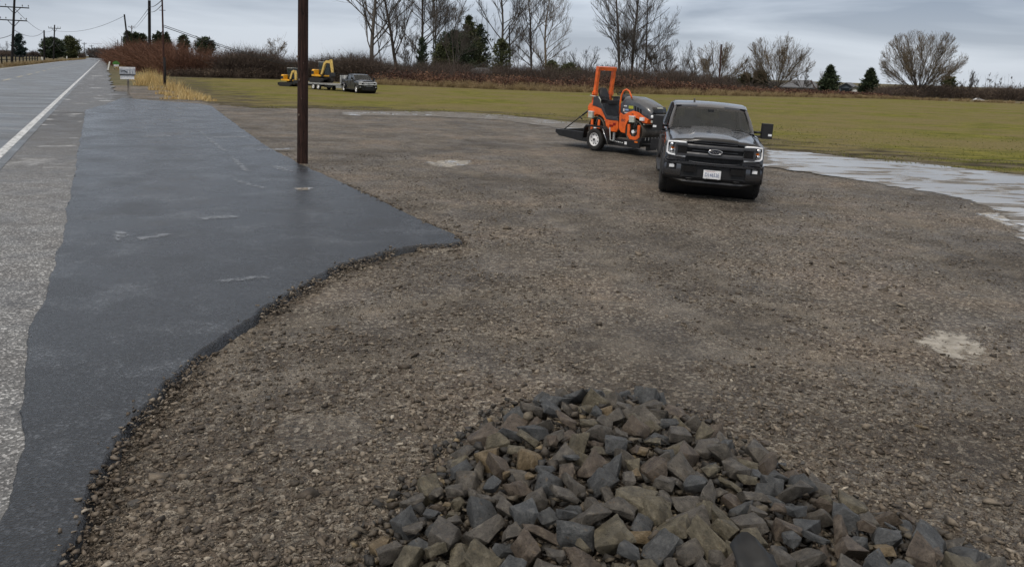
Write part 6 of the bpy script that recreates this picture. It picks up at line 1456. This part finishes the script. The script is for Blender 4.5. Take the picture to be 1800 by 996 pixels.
# mailbox with newspaper tube, seen side on
b0 = at(225.5, 166); s_ = 1/ppm(b0)
M_BOX = simple('mailbox_metal', c3(.33, .35, .38), .4, metal=.2, grime=.3)
mb = empty('mailbox', (b0[0], b0[1], 0), math.atan2(b0[1], b0[0])-math.pi/2, 'grey arched mailbox with a white newspaper tube under it, on a post beside the apron', 'mailbox')
zb, zt = hgt(225, 132.5, b0), hgt(225, 118, b0); w2 = 12.5*s_; dp = .22
m_ = MB(); secs = []
for x in (-w2, w2): secs.append([(x, -dp, zb), (x, -dp, zt-.16)]+[(x, dp*-math.cos(a), zt-.16+.16*math.sin(a)) for a in np.linspace(.3, math.pi-.3, 7)]+[(x, dp, zt-.16), (x, dp, zb)])
m_.loft(secs, closed=True, caps=True); bx_ = m_.build('box', M_BOX, mb, autosmooth=30)
m_ = MB(); m_.prism([(-w2*.8, zt-.26), (-w2*.35, zt-.22), (w2*.0, zt-.34), (-w2*.1, zt-.37), (-w2*.4, zt-.28), (-w2*.8, zt-.30)], 'y', -dp-.012, -dp-.002); m_.box((0, -dp-.01, zb+.03), (2*w2, .012, .06)); m_.build('swoosh', MT['black'], bx_)
text_mesh('lettering', '111', .30, MT['white'], bx_, (w2*.48, -dp-.012, zt-.34), (rad(90), 0, 0), .004, (1.1, 1, 1))
m_ = MB(); m_.box((w2*1.02, -dp*.3, zt-.2), (.02, .05, .3)); m_.build('flag', MT['red'], mb)
m_ = MB(); z1_, z0_ = hgt(225, 133, b0), hgt(225, 139.5, b0); m_.box((-.02, -.02, (z1_+z0_)/2), (w2*1.75, .34, z1_-z0_), None, .03); m_.box((0, 0, zb-.01), (w2*1.5, .3, .03)); m_.build('newspaper_tube', MT['white'], mb)
m_ = MB(); m_.box((0.02, .05, z0_/2-.1), (.12, .12, z0_+.2), None, .01); m_.box((.02, -.14, z0_), (.14, .05, .26)); m_.build('post', W_GREY, mb)
# small green and white yard sign
b0 = at(204.5, 122); s_ = 1/ppm(b0); sg = empty('yard_sign', (b0[0], b0[1], 0), math.atan2(b0[1], b0[0])-math.pi/2, 'small green sign over a white board at the edge of the red thicket', 'sign')
M_GRN = simple('sign_green', c3(.07, .22, .04), .5); za, zc_, ze, zf = hgt(204, 107, b0), hgt(204, 110, b0), hgt(204, 113.5, b0), hgt(204, 117, b0)
m_ = MB(); m_.prism([(-5.5*s_, ze), (5.5*s_, ze), (5.2*s_, zc_), (1.5*s_, za), (-1*s_, za), (-5.4*s_, zc_)], 'y', -.05, .05); m_.build('top_panel', M_GRN, sg)
m_ = MB(); m_.box((.2*s_, 0, (ze+zf)/2-.02), (8*s_, .08, ze-zf)); m_.build('lower_board', MT['white'], sg)
m_ = MB()
for q_ in (-3, 3): m_.tube([(q_*s_, 0, -.1), (q_*s_, 0, zf+.1)], .08, 6)
m_.build('post', W_GREY, sg)
# old wooden fence left of the road
fe = at(-60, 117); f2 = at(66, 108); n_ = 16; fr = empty('wooden_fence', (fe[0], fe[1], 0), 0, 'old dark wooden fence behind the dry grass across the road', 'fence')
dv = Vector(f2)-Vector(fe)
for i in range(n_): m_ = MB(); m_.tube([dv*(i/(n_-1))+Vector((0, 0, -.2)), dv*(i/(n_-1))+Vector((0, 0, 2.0))], .16, 6); m_.build('fence_post', W_BLK, fr)
for z in (.9, 1.6): m_ = MB(); m_.tube([Vector((0, 0, z)), dv+Vector((0, 0, z))], .10, 4); m_.build('rail', W_BLK, fr)

# ---- buildings
M_ROOF = simple('grey_shingles', c3(.11, .115, .125), .7, grime=.3, scale=3); M_BEIGE = simple('beige_siding', c3(.30, .27, .23), .7); M_SHED = simple('blue_grey_metal', c3(.085, .105, .125), .5); M_BARN = simple('dull_red_boards', c3(.16, .045, .035), .7)
M_WIN = simple('dark_pane', c3(.02, .025, .03), .1)
def house(x0, x1, yb, ye, yr, depth, wall, roof, label, over=.5, gable=False, door=None, cat='house', name='house', wins=2):
    xm = (x0+x1)/2; b0 = at(xm, yb); s_ = 1/ppm(b0); W_ = (x1-x0)*s_/2; ze, zr = hgt(xm, ye, b0), hgt(xm, yr, b0)
    H_ = empty(name, (b0[0], b0[1], 0), math.atan2(b0[1], b0[0])-math.pi/2-rad(6), label, cat)
    m_ = MB()
    if gable: m_.prism([(-W_, 0), (W_, 0), (W_, ze), (0, zr-.12), (-W_, ze)], 'y', 0, depth)
    else: m_.box((0, depth/2, ze/2), (2*W_, depth, ze))
    m_.build('wall', wall, H_)
    m_ = MB(); o_ = over
    if gable: m_.prism([(-W_-o_, ze-.12), (0, zr), (W_+o_, ze-.12), (W_+o_, ze-.28), (0, zr-.16), (-W_-o_, ze-.28)], 'y', -o_, depth+o_)
    else:
        hipx = W_*.45; m_.loft([[(-W_-o_, -o_, ze), (W_+o_, -o_, ze), (W_+o_, depth+o_, ze), (-W_-o_, depth+o_, ze)], [(-hipx, depth*.48, zr), (hipx, depth*.48, zr), (hipx, depth*.52, zr), (-hipx, depth*.52, zr)]], closed=True, caps=True, smooth=False)
        m_.box((0, -o_+.02, ze-.1), (2*W_+2*o_, .06, .22))
    m_.build('roof', roof, H_)
    for i in range(wins):
        m_ = MB(); xx = -W_*.6+i*W_*1.2/max(1, wins-1); m_.box((xx, -.02, ze*.55), (W_*.22, .05, ze*.35)); m_.build('window', M_WIN, H_)
    if door:
        m_ = MB(); m_.box((0, -.03, ze*.42), (W_*1.4, .06, ze*.8)); m_.build('garage_door', door, H_)
    return H_
house(1372, 1438, 161, 153.5, 140.5, 9, M_BEIGE, M_ROOF, 'low house with a grey hipped roof under the dome-shaped bare tree')
house(1475, 1497, 164, 153, 145, 10, M_SHED, M_ROOF, 'blue-grey metal shed with a shallow gable roof between the two dark pines', gable=True, wins=0, door=M_WIN, cat='shed', name='shed')
house(1497, 1509, 165, 156.5, 151, 7, M_WHITE, M_ROOF, 'small white garage at the right of the blue-grey shed', gable=True, wins=0, door=MT['white'], cat='garage', name='garage')
house(822, 862, 143, 129, 119, 9, M_BEIGE, M_ROOF, 'long grey roof showing behind the hedge right of the evergreens', wins=0, over=1.0)
house(922, 946, 145, 134, 127.5, 6, M_BARN, simple('pale_roof', c3(.5, .5, .5), .5), 'small dull red outbuilding with a pale roof beyond the hedge', gable=True, wins=0, cat='shed', name='shed')
house(1016, 1046, 150, 142, 137.5, 6, M_BEIGE, M_ROOF, 'grey flat-looking roof just above the hedge left of the roller hoop', wins=0)
def car(px_, yb, lenpx, rz, label, mat):
    b0 = at(px_, yb); s_ = lenpx/ppm(b0)/4.4; c_ = empty('parked_car', (b0[0], b0[1], 0), rz, label, 'car'); c_.scale = (s_,)*3
    m_ = MB(); m_.prism([(-2.15, .35), (-2.2, .75), (-2.1, .95), (-1.2, .98), (1.0, .95), (2.1, .78), (2.2, .5), (2.1, .3)], 'y', -.85, .85, .06); m_.prism([(-1.7, .95), (-1.15, 1.42), (.35, 1.42), (1.05, .95)], 'y', -.68, .68, .05); m_.build('body', mat, c_)
    for s in (-1, 1):
        m_ = MB(); m_.prism([(-1.5, .98), (-1.08, 1.36), (.30, 1.36), (.88, .98)], 'y', s*.685, s*.70); m_.build('side_window', M_WIN, c_)
        for x in (-1.35, 1.35): m_ = MB(); m_.tube([(x, s*.70, .32), (x, s*.88, .32)], .32, 14); m_.build('wheel', MT['tyre'], c_)
    for s in (-1, 1): m_ = MB(); m_.box((2.16, s*.6, .66), (.1, .3, .14)); m_.build('headlight', MT['lampw'], c_)
    return c_
car(178.6, 101.9, 7, math.atan2(-RD[1], -RD[0]), 'tiny approaching car far down the road with pale headlights', MT['gal'])
car(1720, 178.5, 17, rad(-4), 'white car parked low in the dry grass far off at the right', MT['white'])
